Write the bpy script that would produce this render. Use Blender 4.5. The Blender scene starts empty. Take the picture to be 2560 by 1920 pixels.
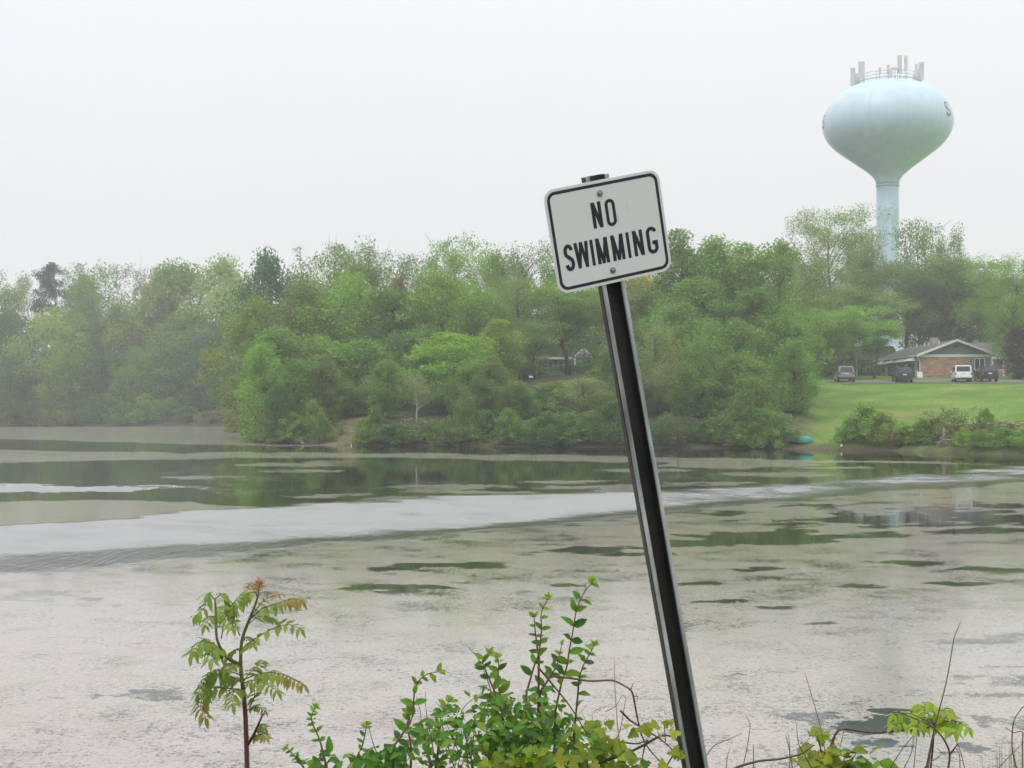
import bpy, math, random
import numpy as np
from mathutils import Matrix, Vector

SC = bpy.context.scene
COL = SC.collection
R = math.radians

# ------------------------------------------------------------------ camera
CAM_H = 3.0
FPX = 3517.0                      # focal length in pixels of a 2560 px wide picture
PITCH = math.atan((1022 - 960) / FPX)
cam_d = bpy.data.cameras.new('camera')
cam = bpy.data.objects.new('camera', cam_d)
COL.objects.link(cam)
cam.location = (0, 0, CAM_H)
cam.rotation_euler = (math.pi / 2 + PITCH, 0, 0)
cam_d.sensor_width = 36.0
cam_d.lens = 36.0 * FPX / 2560.0
cam_d.clip_start = 0.05
cam_d.clip_end = 5000
SC.camera = cam

# ------------------------------------------------------------------ sky: overcast
W = bpy.data.worlds.new('World')
SC.world = W
W.use_nodes = True
nt = W.node_tree
nt.nodes.clear()
wo = nt.nodes.new('ShaderNodeOutputWorld')
bg = nt.nodes.new('ShaderNodeBackground')
sky = nt.nodes.new('ShaderNodeTexSky')
sky.sky_type = 'NISHITA'
sky.sun_disc = False
sky.sun_elevation = R(52)
sky.sun_rotation = R(150)
sky.dust_density = 4.0
skym = nt.nodes.new('ShaderNodeVectorMath'); skym.operation = 'SCALE'; skym.inputs['Scale'].default_value = 0.10
tc = nt.nodes.new('ShaderNodeTexCoord')
sx = nt.nodes.new('ShaderNodeSeparateXYZ')
mr = nt.nodes.new('ShaderNodeMapRange')          # cloud deck: paler towards the zenith
mr.inputs['From Min'].default_value = 0.0
mr.inputs['From Max'].default_value = 1.0
mr.inputs['To Min'].default_value = 0.91
mr.inputs['To Max'].default_value = 2.35
cn = nt.nodes.new('ShaderNodeTexNoise'); cn.inputs['Scale'].default_value = 1.6; cn.inputs['Detail'].default_value = 4
cmr = nt.nodes.new('ShaderNodeMapRange'); cmr.inputs['To Min'].default_value = 0.96; cmr.inputs['To Max'].default_value = 1.04
mul = nt.nodes.new('ShaderNodeMath'); mul.operation = 'MULTIPLY'
cloud = nt.nodes.new('ShaderNodeVectorMath'); cloud.operation = 'SCALE'
cloud.inputs[0].default_value = (0.985, 0.992, 1.012)
mixw = nt.nodes.new('ShaderNodeMix'); mixw.data_type = 'RGBA'
mixw.inputs['Factor'].default_value = 0.93
L = nt.links.new
sq = nt.nodes.new('ShaderNodeMath'); sq.operation = 'MULTIPLY'
L(tc.outputs['Generated'], sx.inputs[0]); L(sx.outputs['Z'], sq.inputs[0]); L(sx.outputs['Z'], sq.inputs[1]); L(sq.outputs[0], mr.inputs['Value'])
L(tc.outputs['Generated'], cn.inputs['Vector']); L(cn.outputs['Fac'], cmr.inputs['Value'])
L(mr.outputs[0], mul.inputs[0]); L(cmr.outputs[0], mul.inputs[1]); L(mul.outputs[0], cloud.inputs['Scale'])
L(sky.outputs[0], skym.inputs[0]); L(skym.outputs[0], mixw.inputs['A']); L(cloud.outputs[0], mixw.inputs['B'])
L(mixw.outputs['Result'], bg.inputs['Color']); bg.inputs['Strength'].default_value = 1.0
L(bg.outputs[0], wo.inputs['Surface'])

sun_d = bpy.data.lights.new('sun', 'SUN')
sun_d.energy = 0.8
sun_d.angle = R(25)
sun_d.color = (1.0, 0.97, 0.93)
sun = bpy.data.objects.new('sun', sun_d)
COL.objects.link(sun)
# light comes from behind the camera and to the left, high up
sun.rotation_euler = Vector((0.35, 0.55, -0.95)).to_track_quat('-Z', 'Y').to_euler()
sun.location = (0, -20, 60)

SC.view_settings.view_transform = 'Standard'
SC.view_settings.look = 'None'
SC.view_settings.exposure = 0.0
SC.view_settings.gamma = 1.0
SC.view_settings.use_curve_mapping = False
SC.render.engine = 'CYCLES'
cy = SC.cycles
cy.use_denoising = True
cy.max_bounces = 5
cy.diffuse_bounces = 2
cy.glossy_bounces = 2
cy.transmission_bounces = 4
cy.volume_bounces = 2
cy.use_adaptive_sampling = True
cy.adaptive_threshold = 0.03
cy.transparent_max_bounces = 8
cy.sample_clamp_indirect = 6.0

# ------------------------------------------------------------------ helpers
def at(x, y, D):
    """World point at distance D (along Y) seen at pixel (x, y) of the 2560 x 1920 photograph."""
    r = (x - 1280) / FPX; u = (960 - y) / FPX
    c, s = math.cos(PITCH), math.sin(PITCH)
    v = Vector((r, c - u * s, s + u * c))
    return Vector((0, 0, CAM_H)) + v * (D / v.y)

def onwater(x, y):
    D = CAM_H * FPX / max(2.0, (y - 1022.0))
    return at(x, y, D)

def tag(o, label=None, cat=None, group=None, kind=None):
    if label: o['label'] = label
    if cat: o['category'] = cat
    if group: o['group'] = group
    if kind: o['kind'] = kind
    return o

def empty(name, loc=(0, 0, 0), rz=0.0):
    o = bpy.data.objects.new(name, None)
    COL.objects.link(o)
    o.location = loc
    o.rotation_euler = (0, 0, rz)
    o.empty_display_size = 0.2
    return o

class MB:
    """Collects verts and faces, builds ONE mesh object."""
    def __init__(s): s.v = []; s.f = []
    def add(s, vs, fs):
        n = len(s.v); s.v += [tuple(p) for p in vs]; s.f += [tuple(i + n for i in f) for f in fs]; return s
    def box(s, x0, x1, y0, y1, z0, z1):
        v = [(x0,y0,z0),(x1,y0,z0),(x1,y1,z0),(x0,y1,z0),(x0,y0,z1),(x1,y0,z1),(x1,y1,z1),(x0,y1,z1)]
        return s.add(v, [(0,3,2,1),(4,5,6,7),(0,1,5,4),(1,2,6,5),(2,3,7,6),(3,0,4,7)])
    def bar(s, a, b, r, n=6, r2=None):
        return s.tube([a, b], [r, r if r2 is None else r2], n)
    def tube(s, pts, rad, n=6, cap=True):
        pts = [Vector(p) for p in pts]
        vs = []; fs = []
        m = len(pts)
        ref = Vector((0.3, 0.2, 1)).normalized()
        for i, p in enumerate(pts):
            t = (pts[min(i+1, m-1)] - pts[max(i-1, 0)])
            if t.length < 1e-9: t = Vector((0, 0, 1))
            t.normalize()
            a = t.cross(ref if abs(t.dot(ref)) < 0.97 else Vector((1, 0, 0))).normalized()
            b = t.cross(a)
            for k in range(n):
                an = 2 * math.pi * k / n
                vs.append(p + (a * math.cos(an) + b * math.sin(an)) * rad[i])
        for i in range(m - 1):
            for k in range(n):
                k2 = (k + 1) % n
                fs.append((i*n+k, i*n+k2, (i+1)*n+k2, (i+1)*n+k))
        if cap:
            fs.append(tuple(range(n))[::-1]); fs.append(tuple(range((m-1)*n, m*n)))
        return s.add(vs, fs)
    def lathe(s, prof, n=48, c=(0, 0)):
        vs = []; fs = []
        for r, z in prof:
            for k in range(n):
                a = 2 * math.pi * k / n
                vs.append((c[0] + r * math.cos(a), c[1] + r * math.sin(a), z))
        for i in range(len(prof) - 1):
            for k in range(n):
                k2 = (k + 1) % n
                fs.append((i*n+k, i*n+k2, (i+1)*n+k2, (i+1)*n+k))
        if prof[0][0] > 1e-6: fs.append(tuple(range(n))[::-1])
        if prof[-1][0] > 1e-6: fs.append(tuple(range((len(prof)-1)*n, len(prof)*n)))
        return s.add(vs, fs)
    def prism(s, poly, y0, y1):
        """poly of (x, z), extruded along y"""
        n = len(poly)
        vs = [(x, y0, z) for x, z in poly] + [(x, y1, z) for x, z in poly]
        fs = [tuple(range(n)), tuple(range(2*n-1, n-1, -1))] + [(i, i+n, (i+1) % n + n, (i+1) % n) for i in range(n)]
        return s.add(vs, fs)
    def mesh(s, name, mat, smooth=False):
        me = bpy.data.meshes.new(name)
        me.from_pydata(s.v, [], s.f)
        if smooth: me.polygons.foreach_set('use_smooth', [True] * len(me.polygons))
        me.materials.append(mat)
        me.update()
        return me
    def build(s, name, mat, parent=None, smooth=False, bevel=0.0):
        o = bpy.data.objects.new(name, s.mesh(name, mat, smooth))
        COL.objects.link(o)
        if parent is not None: o.parent = parent
        if bevel > 0:
            m = o.modifiers.new('bevel', 'BEVEL'); m.width = bevel; m.segments = 2; m.limit_method = 'ANGLE'; m.angle_limit = R(35)
        return o

def np_mesh(name, V, F, mat, tint=None, smooth=False):
    """V (n,3), F (m,k) of one face size, via foreach_set."""
    V = np.asarray(V, np.float32); F = np.asarray(F, np.int32)
    me = bpy.data.meshes.new(name)
    m, k = F.shape
    me.vertices.add(len(V)); me.vertices.foreach_set('co', V.ravel())
    me.loops.add(m * k); me.loops.foreach_set('vertex_index', F.ravel())
    me.polygons.add(m); me.polygons.foreach_set('loop_start', np.arange(0, m*k, k, dtype=np.int32))
    me.polygons.foreach_set('loop_total', np.full(m, k, np.int32))
    if smooth: me.polygons.foreach_set('use_smooth', np.ones(m, bool))
    if mat: me.materials.append(mat)
    if tint is not None:
        a = me.attributes.new('tint', 'FLOAT', 'FACE'); a.data.foreach_set('value', np.asarray(tint, np.float32))
    me.update(); me.validate()
    return me

def link(name, me, parent=None):
    o = bpy.data.objects.new(name, me)
    COL.objects.link(o)
    if parent is not None: o.parent = parent
    return o

# ------------------------------------------------------------------ materials
def mat_new(name):
    m = bpy.data.materials.new(name); m.use_nodes = True
    n = m.node_tree.nodes; n.clear()
    out = n.new('ShaderNodeOutputMaterial')
    return m, n, m.node_tree.links.new, out

def simple(name, col, rough=0.6, metal=0.0, var=0.12, scale=8.0, bump=0.0, spec=0.5, coord='Object', stretch=None, col2=None):
    m, n, l, out = mat_new(name)
    p = n.new('ShaderNodeBsdfPrincipled')
    p.inputs['Roughness'].default_value = rough; p.inputs['Metallic'].default_value = metal
    p.inputs['Specular IOR Level'].default_value = spec
    t = n.new('ShaderNodeTexCoord'); no = n.new('ShaderNodeTexNoise')
    no.inputs['Scale'].default_value = scale; no.inputs['Detail'].default_value = 5
    if stretch:
        mp = n.new('ShaderNodeMapping'); mp.inputs['Scale'].default_value = stretch
        l(t.outputs[coord], mp.inputs[0]); l(mp.outputs[0], no.inputs['Vector'])
    else:
        l(t.outputs[coord], no.inputs['Vector'])
    mx = n.new('ShaderNodeMix'); mx.data_type = 'RGBA'
    a = tuple(c * (1 - var) for c in col); b = tuple(min(1, c * (1 + var)) for c in (col2 or col))
    mx.inputs['A'].default_value = (*a, 1); mx.inputs['B'].default_value = (*b, 1)
    mrr = n.new('ShaderNodeMapRange'); mrr.inputs['From Min'].default_value = 0.3; mrr.inputs['From Max'].default_value = 0.7
    l(no.outputs['Fac'], mrr.inputs['Value']); l(mrr.outputs[0], mx.inputs['Factor'])
    l(mx.outputs['Result'], p.inputs['Base Color'])
    if bump:
        b = n.new('ShaderNodeBump'); b.inputs['Strength'].default_value = bump; b.inputs['Distance'].default_value = 0.02
        l(no.outputs['Fac'], b.inputs['Height']); l(b.outputs[0], p.inputs['Normal'])
    l(p.outputs[0], out.inputs['Surface'])
    return m

def leaf_mat(name, near=False, trans=0.35):
    """Foliage: colour from the object, each leaf a little different (its own tint), thin and partly translucent."""
    m, n, l, out = mat_new(name)
    oi = n.new('ShaderNodeObjectInfo')
    at_ = n.new('ShaderNodeAttribute'); at_.attribute_name = 'tint'
    hs = n.new('ShaderNodeHueSaturation')
    h1 = n.new('ShaderNodeMapRange'); h1.inputs['To Min'].default_value = 0.490; h1.inputs['To Max'].default_value = 0.526
    v1 = n.new('ShaderNodeMapRange'); v1.inputs['To Min'].default_value = 0.6; v1.inputs['To Max'].default_value = 1.45
    wn = n.new('ShaderNodeMath'); wn.operation = 'MULTIPLY'; wn.inputs[1].default_value = 7.31
    fr = n.new('ShaderNodeMath'); fr.operation = 'FRACT'
    if near:
        l(oi.outputs['Random'], v1.inputs['Value']); l(oi.outputs['Random'], wn.inputs[0])
        v1.inputs['To Min'].default_value = 0.8; v1.inputs['To Max'].default_value = 1.2
    else:
        l(at_.outputs['Fac'], v1.inputs['Value']); l(at_.outputs['Fac'], wn.inputs[0])
    l(wn.outputs[0], fr.inputs[0]); l(fr.outputs[0], h1.inputs['Value'])
    l(oi.outputs['Color'], hs.inputs['Color']); l(h1.outputs[0], hs.inputs['Hue']); l(v1.outputs[0], hs.inputs['Value'])
    p = n.new('ShaderNodeBsdfPrincipled'); p.inputs['Roughness'].default_value = 0.45 if near else 0.6
    p.inputs['Specular IOR Level'].default_value = 0.3 if near else 0.2
    tr = n.new('ShaderNodeBsdfTranslucent')
    mx = n.new('ShaderNodeMixShader'); mx.inputs[0].default_value = trans
    col = hs.outputs[0]
    if near:                                    # faint veins across the blade
        tcx = n.new('ShaderNodeTexCoord'); wv = n.new('ShaderNodeTexNoise'); wv.inputs['Scale'].default_value = 5.0; wv.inputs['Detail'].default_value = 3
        mm = n.new('ShaderNodeMapRange'); mm.inputs['To Min'].default_value = 0.78; mm.inputs['To Max'].default_value = 1.22
        sc_ = n.new('ShaderNodeVectorMath'); sc_.operation = 'SCALE'
        l(tcx.outputs['Object'], wv.inputs['Vector']); l(wv.outputs['Fac'], mm.inputs['Value'])
        l(col, sc_.inputs[0]); l(mm.outputs[0], sc_.inputs['Scale']); col = sc_.outputs[0]
    l(col, p.inputs['Base Color'])
    tb = n.new('ShaderNodeVectorMath'); tb.operation = 'MULTIPLY'; tb.inputs[1].default_value = (1.25, 1.25, 0.7)
    l(col, tb.inputs[0]); l(tb.outputs[0], tr.inputs['Color'])
    l(p.outputs[0], mx.inputs[1]); l(tr.outputs[0], mx.inputs[2]); l(mx.outputs[0], out.inputs['Surface'])
    return m

M = {}
M['leaf'] = leaf_mat('foliage')
M['leaf_near'] = leaf_mat('leaf', near=True, trans=0.4)
M['bark'] = simple('bark', (0.085, 0.07, 0.058), 0.9, var=0.35, scale=3, bump=0.4, stretch=(3, 3, 0.5))
M['bark_pale'] = simple('pale_bark', (0.42, 0.40, 0.37), 0.85, var=0.35, scale=5, stretch=(1, 1, 2.5))
M['bark_red'] = simple('red_bark', (0.115, 0.045, 0.035), 0.6, var=0.3, scale=30, stretch=(1, 1, 0.4))
M['stem_green'] = simple('green_stem', (0.13, 0.14, 0.04), 0.6, var=0.25, scale=20)
M['stem_red'] = simple('reddish_stem', (0.14, 0.065, 0.05), 0.6, var=0.3, scale=20)
M['cane'] = simple('brown_cane', (0.095, 0.06, 0.045), 0.8, var=0.35, scale=40)
M['straw'] = simple('dry_stalk', (0.24, 0.15, 0.085), 0.8, var=0.3, scale=30)
M['deadwood'] = simple('dead_wood', (0.20, 0.165, 0.14), 0.9, var=0.35, scale=6, bump=0.4)
M['brush'] = simple('brush', (0.17, 0.105, 0.07), 0.9, var=0.4, scale=2)

# ------------------------------------------------------------------ lake outline and land
lake_px = [(0, 1060), (150, 1060), (300, 1061.5), (430, 1064), (520, 1066), (600, 1069)]
shore = [(-330, 262)] + [tuple(onwater(x, y)[:2]) for x, y in [(-250, 1060.5)] + lake_px]
shore += [(-36, 190), (-30.5, 160), (-28, 146)]
shore += [tuple(onwater(x, y)[:2]) for x, y in [(628, 1098), (650, 1107), (700, 1111), (800, 1113), (900, 1114), (1000, 1114.5), (1150, 1116), (1300, 1117.5),
          (1450, 1119), (1600, 1119.5), (1750, 1120), (1880, 1121.5), (1990, 1123), (2100, 1124.5), (2220, 1127), (2300, 1129.5), (2400, 1134), (2480, 1137), (2560, 1139.5), (2650, 1143)]]
shore += [(52, 74), (66, 52), (70, 30), (58, 14), (30, 8.6), (12, 8.0), (0, 7.8), (-14, 7.9), (-40, 9), (-90, 14), (-160, 30), (-240, 70), (-330, 120)]
SH = np.array(shore)

def lake_distance(P):
    """signed distance to the shoreline, positive on land"""
    A = SH; B = np.roll(SH, -1, axis=0)
    d2 = np.full(len(P), 1e18); inside = np.zeros(len(P), bool)
    for a, b in zip(A, B):
        ab = b - a; t = np.clip(((P - a) @ ab) / (ab @ ab), 0, 1)
        q = P - (a + t[:, None] * ab)
        d2 = np.minimum(d2, (q ** 2).sum(1))
        c = ((a[1] > P[:, 1]) != (b[1] > P[:, 1]))
        with np.errstate(divide='ignore', invalid='ignore'):
            xi = (b[0] - a[0]) * (P[:, 1] - a[1]) / (b[1] - a[1]) + a[0]
        inside ^= c & (P[:, 0] < xi)
    d = np.sqrt(d2)
    return np.where(inside, -d, d)

def sstep(a, b, x):
    t = np.clip((x - a) / (b - a), 0, 1); return t * t * (3 - 2 * t)

def wob(x, y, s, seed=0.0):
    return (np.sin(x / s + seed) * np.cos(y / s * 1.13 + seed * 2.1) + 0.5 * np.sin(x / s * 2.3 + y / s * 1.7 + seed * 3.3)) / 1.5

def land_weights(x, y):
    near = 1 - sstep(28, 45, y)
    edge = 22.0 + (y - 105) * 0.205                     # wood / lawn boundary, runs away from the camera
    lawn = sstep(-1.5, 1.5, x - edge) * (1 - near)
    far = sstep(-1, 1, (y - 172) / 12.0) * sstep(-1, 1, (-22 - x) / 6.0) * (1 - near) * (1 - lawn)
    wood = np.clip(1 - near - lawn - far, 0, 1)
    return near, lawn, far, wood

def terrain(x, y, d=None):
    x = np.asarray(x, float); y = np.asarray(y, float)
    if d is None: d = lake_distance(np.stack([x.ravel(), y.ravel()], 1)).reshape(x.shape)
    near, lawn, far, wood = land_weights(x, y)
    zn = np.minimum(0.05 + 0.21 * d, 1.45)
    zl = np.minimum(0.30 * sstep(0, 0.8, d) + 0.125 * d, np.minimum(5.75 + 0.041 * (y - 149), 7.6))
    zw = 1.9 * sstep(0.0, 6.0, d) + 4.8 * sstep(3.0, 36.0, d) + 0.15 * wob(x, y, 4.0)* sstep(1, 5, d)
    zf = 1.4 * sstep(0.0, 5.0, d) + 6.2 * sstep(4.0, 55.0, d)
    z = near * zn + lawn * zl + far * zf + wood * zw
    z = z + 0.05 * wob(x, y, 2.2, 1.0) * sstep(0.3, 3, d)
    return np.where(d > 0, z, np.maximum(-1.6, 0.25 * d - 0.02))

def gz(x, y):
    return float(terrain(np.array([x]), np.array([y]))[0])

def spans(*segs):
    out = []
    for a, b, s in segs: out += list(np.arange(a, b, s))
    return np.array(out + [segs[-1][1]])

gx = spans((-420, -140, 14), (-140, -40, 2.5), (-40, 66, 1.0), (66, 110, 3), (110, 420, 14))
gy = spans((-80, -4, 6), (-4, 14, 0.6), (14, 84, 4), (84, 160, 1.0), (160, 300, 2.5), (300, 560, 13))
GX, GY = np.meshgrid(gx, gy)
P2 = np.stack([GX.ravel(), GY.ravel()], 1)
DL = lake_distance(P2)
GZ = terrain(P2[:, 0], P2[:, 1], DL)
nx, ny = len(gx), len(gy)
idx = np.arange(nx * ny).reshape(ny, nx)
F = np.stack([idx[:-1, :-1], idx[:-1, 1:], idx[1:, 1:], idx[1:, :-1]], -1).reshape(-1, 4)
V = np.column_stack([P2, GZ])

# surface zones: lawn, wood floor, bare sand scar, mud at the water line
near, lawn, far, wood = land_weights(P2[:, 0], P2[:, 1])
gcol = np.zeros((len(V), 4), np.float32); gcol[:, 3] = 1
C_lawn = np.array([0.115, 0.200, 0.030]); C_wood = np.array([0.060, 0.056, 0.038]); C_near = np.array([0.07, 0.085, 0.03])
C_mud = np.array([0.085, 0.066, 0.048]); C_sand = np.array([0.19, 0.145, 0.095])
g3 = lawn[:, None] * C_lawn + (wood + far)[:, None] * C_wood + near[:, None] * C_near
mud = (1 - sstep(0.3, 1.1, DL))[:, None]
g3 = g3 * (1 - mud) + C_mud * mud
sc = at(862, 1085, 118.5)
sand = np.exp(-(((P2[:, 0] - sc.x) / 2.7) ** 2 + ((P2[:, 1] - 117.6) / 2.0) ** 2) ** 2)
g3 = g3 * (1 - sand[:, None]) + C_sand * sand[:, None]
gcol[:, :3] = g3

m, n, l, out = mat_new('earth_and_grass')
p = n.new('ShaderNodeBsdfPrincipled'); p.inputs['Roughness'].default_value = 0.95; p.inputs['Specular IOR Level'].default_value = 0.15
ca = n.new('ShaderNodeAttribute'); ca.attribute_name = 'zone'
tcn = n.new('ShaderNodeTexCoord')
n1 = n.new('ShaderNodeTexNoise'); n1.inputs['Scale'].default_value = 0.22; n1.inputs['Detail'].default_value = 8; n1.inputs['Roughness'].default_value = 0.65
n2 = n.new('ShaderNodeTexNoise'); n2.inputs['Scale'].default_value = 5.0; n2.inputs['Detail'].default_value = 6
m1 = n.new('ShaderNodeMapRange'); m1.inputs['From Min'].default_value = 0.3; m1.inputs['From Max'].default_value = 0.7; m1.inputs['To Min'].default_value = 0.66; m1.inputs['To Max'].default_value = 1.36
m2 = n.new('ShaderNodeMapRange'); m2.inputs['From Min'].default_value = 0.3; m2.inputs['From Max'].default_value = 0.7; m2.inputs['To Min'].default_value = 0.7; m2.inputs['To Max'].default_value = 1.3
mm_ = n.new('ShaderNodeMath'); mm_.operation = 'MULTIPLY'
s_ = n.new('ShaderNodeVectorMath'); s_.operation = 'SCALE'
n3 = n.new('ShaderNodeTexNoise'); n3.inputs['Scale'].default_value = 0.11; n3.inputs['Detail'].default_value = 7; n3.inputs['Roughness'].default_value = 0.6
m3 = n.new('ShaderNodeMapRange'); m3.inputs['From Min'].default_value = 0.56; m3.inputs['From Max'].default_value = 0.70; m3.inputs['To Max'].default_value = 0.6
dry = n.new('ShaderNodeMix'); dry.data_type = 'RGBA'; dry.inputs['B'].default_value = (0.20, 0.155, 0.06, 1)
l(tcn.outputs['Object'], n1.inputs['Vector']); l(tcn.outputs['Object'], n2.inputs['Vector']); l(tcn.outputs['Object'], n3.inputs['Vector'])
l(n1.outputs['Fac'], m1.inputs['Value']); l(n2.outputs['Fac'], m2.inputs['Value']); l(m1.outputs[0], mm_.inputs[0]); l(m2.outputs[0], mm_.inputs[1])
l(n3.outputs['Fac'], m3.inputs['Value']); l(m3.outputs[0], dry.inputs['Factor']); l(ca.outputs['Color'], dry.inputs['A'])
l(dry.outputs['Result'], s_.inputs[0]); l(mm_.outputs[0], s_.inputs['Scale']); l(s_.outputs[0], p.inputs['Base Color'])
bp = n.new('ShaderNodeBump'); bp.inputs['Strength'].default_value = 0.6; bp.inputs['Distance'].default_value = 0.08
l(n2.outputs['Fac'], bp.inputs['Height']); l(bp.outputs[0], p.inputs['Normal']); l(p.outputs[0], out.inputs['Surface'])
me = np_mesh('ground', V, F, m, smooth=True)
a = me.color_attributes.new('zone', 'FLOAT_COLOR', 'POINT'); a.data.foreach_set('color', gcol.ravel())
tag(link('ground', me), kind='structure')

# ------------------------------------------------------------------ water, with its mats of algae
wy = np.concatenate([np.linspace(6.5, 11, 8), CAM_H * FPX / np.linspace(925, 45, 520)])
wt = np.concatenate([np.linspace(-1.5, -0.46, 9), np.linspace(-0.44, 0.44, 520), np.linspace(0.46, 1.2, 8)])
WT, WY = np.meshgrid(wt, wy)
WX = WT * WY
# far rim rows so that the sheet fills the far bay
wv = np.column_stack([WX.ravel(), WY.ravel(), np.zeros(WX.size)])
# where the mats lie was read off the photograph; (u, v) are its pixel coordinates of each water vertex
vv = 1022 + CAM_H * FPX / wv[:, 1]
uu = 1280 + FPX * wv[:, 0] / wv[:, 1]
K = 2560 / 2212.0
wrng = np.random.default_rng(3)
def vnoise(a, b, seed, octaves=4):
    """fractal value noise, about 0..1"""
    tot = np.zeros(len(a)); amp = 1.0; nrm = 0.0
    for o_ in range(octaves):
        g = np.random.default_rng(seed + o_).uniform(0, 1, (256, 256))
        ia = np.floor(a).astype(int); ib = np.floor(b).astype(int); fa = a - ia; fb = b - ib
        fa = fa * fa * (3 - 2 * fa); fb = fb * fb * (3 - 2 * fb)
        g00 = g[ia % 256, ib % 256]; g10 = g[(ia + 1) % 256, ib % 256]; g01 = g[ia % 256, (ib + 1) % 256]; g11 = g[(ia + 1) % 256, (ib + 1) % 256]
        tot += amp * ((g00 * (1 - fa) + g10 * fa) * (1 - fb) + (g01 * (1 - fa) + g11 * fa) * fb); nrm += amp
        amp *= 0.6; a = a * 2.03 + 17.1; b = b * 2.03 + 9.7
    return tot / nrm
near_ = np.clip((vv - 1022) / 330.0, 0.16, 1.6)
rag = vnoise(uu / 150.0, np.log(vv - 1010) * 26.0, 50, 5) - 0.5          # ragged, drawn out across the view by the low angle
rag2 = vnoise(uu / 60.0 + 31, np.log(vv - 1010) * 60.0, 90, 4) - 0.5
uu = uu + 110 * (vnoise(uu / 240.0, np.log(vv - 1010) * 20.0, 120, 4) - 0.5); vv = vv + 17 * near_ * (vnoise(uu / 200.0 + 5, np.log(vv - 1010) * 18.0, 150, 4) - 0.5)
def curve(pts, u):
    pts = np.array(pts) * K
    return np.interp(u, pts[:, 0], pts[:, 1])
def streak(x0, x1, yc, half, soft=0.95, slope=0.0):
    """elongated patch, all in 2212-wide picture units"""
    xm = (x0 + x1) / 2 * K; hw = (x1 - x0) / 2 * K
    q = ((uu - xm) / hw) ** 2 + ((vv - (yc * K + slope * (uu - xm))) / (half * K)) ** 2
    q = q + 4.2 * rag + 2.6 * rag2
    return 1 - sstep(1 - soft * .5, 1 + soft * .5, q)
cov = np.zeros(len(wv))
def put(mask, val):
    global cov
    cov = cov * (1 - mask) + val * mask
def band(top, bot, soft=4.0):
    w_ = 16 * near_ * rag
    return sstep(-soft, soft, vv + w_ - curve(top, uu)) * (1 - sstep(-soft, soft, vv + w_ - curve(bot, uu)))
# base: lower half covered, upper half open
lower = [(-400, 1250), (0, 1240), (600, 1188), (1000, 1152), (1400, 1112), (1800, 1068), (2212, 1040), (2600, 1010)]
put(band(lower, [(-500, 3000), (3000, 3000)], 6), 0.74)
# far bay is covered
put(band([(-600, 880), (3000, 880)], [(-600, 949), (0, 949), (300, 956), (560, 964), (600, 966), (3000, 900)], 1.5), 0.97)
# long pale bars on the open water
put(band([(-500, 970), (0, 972), (400, 976), (900, 978), (1400, 985), (1700, 992), (2300, 1005)], [(-500, 1000), (0, 1000), (250, 994), (500, 990), (900, 987), (1100, 992), (1300, 997), (1650, 1000), (1900, 1000), (2300, 1006)], 1.5), 0.86)
for s in [(-200, 300, 1051, 4), (60, 420, 1052, 3), (480, 760, 1003, 5), (560, 760, 1018, 3), (350, 560, 1032, 3), (840, 1110, 1052, 5), (900, 1180, 1062, 5), (1150, 1420, 1052, 4),
          (1020, 1180, 990, 3), (1400, 1760, 1002, 10), (1300, 1480, 1017, 4), (1560, 1800, 1025, 6), (1700, 1900, 1010, 3), (620, 820, 1068, 5), (760, 980, 1078, 6),
          (1080, 1300, 1040, 3), (1250, 1420, 1062, 5), (1440, 1620, 1045, 4)]:
    put(streak(*s), 0.84)
for s in [(200, 700, 1040, 40), (700, 1300, 1055, 22), (1300, 2000, 1030, 22)]:
    put(streak(*s, soft=0.8) * 0.9, np.maximum(cov, 0.36))
# pinkish mat at the left that tapers to the right
put(band([(-500, 1090), (0, 1086), (200, 1080), (420, 1085), (700, 1100), (3000, 1100)], [(-500, 1150), (0, 1137), (200, 1122), (400, 1108), (700, 1098), (3000, 1090)], 2), 0.95)
# openings in the near mats
for s in [(770, 900, 1231, 5), (860, 1090, 1222, 4), (770, 965, 1267, 5), (800, 880, 1279, 5), (1170, 1400, 1186, 7), (1380, 1600, 1176, 8), (1290, 1450, 1196, 3), (1500, 1960, 1155, 8), (1700, 2300, 1122, 16),
          (1900, 2300, 1100, 9), (1950, 2300, 1143, 8), (1560, 1800, 1165, 7), (1300, 1460, 1199, 4), (1480, 1620, 1108, 5), (1640, 1900, 1092, 5)]:
    put(streak(*s, soft=0.95), 0.15)
for s in [(1500, 2300, 1240, 75), (1450, 1900, 1330, 60), (700, 1100, 1260, 50), (1550, 2000, 1310, 40)]:
    put(streak(*s, soft=0.9), np.minimum(cov, 0.72))
for s in [(1640, 1760, 1308, 5), (1200, 1290, 1262, 4), (1440, 1530, 1262, 4), (1560, 1680, 1228, 5), (1850, 2010, 1215, 5), (2080, 2200, 1228, 5), (560, 660, 1320, 4), (1700, 1800, 1345, 4), (1500, 1600, 1300, 4), (2000, 2120, 1260, 4), (1800, 1900, 1270, 3)]:
    put(streak(*s), 0.2)
# clear windows low on the right and pale open strips
for s in [(1790, 2010, 1560, 20), (1860, 2000, 1534, 7), (1820, 1960, 1600, 14), (2040, 2120, 1610, 10)]:
    put(streak(*s, soft=0.9), 0.08)
for s in [(1960, 2300, 1378, 8), (2030, 2400, 1465, 10), (1700, 1850, 1545, 8), (2100, 2500, 1555, 14), (2150, 2500, 1440, 5), (-100, 300, 1290, 12), (100, 420, 1500, 12), (2050, 2500, 1500, 6)]:
    put(streak(*s, soft=0.7) * 0.8, 0.40)
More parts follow.
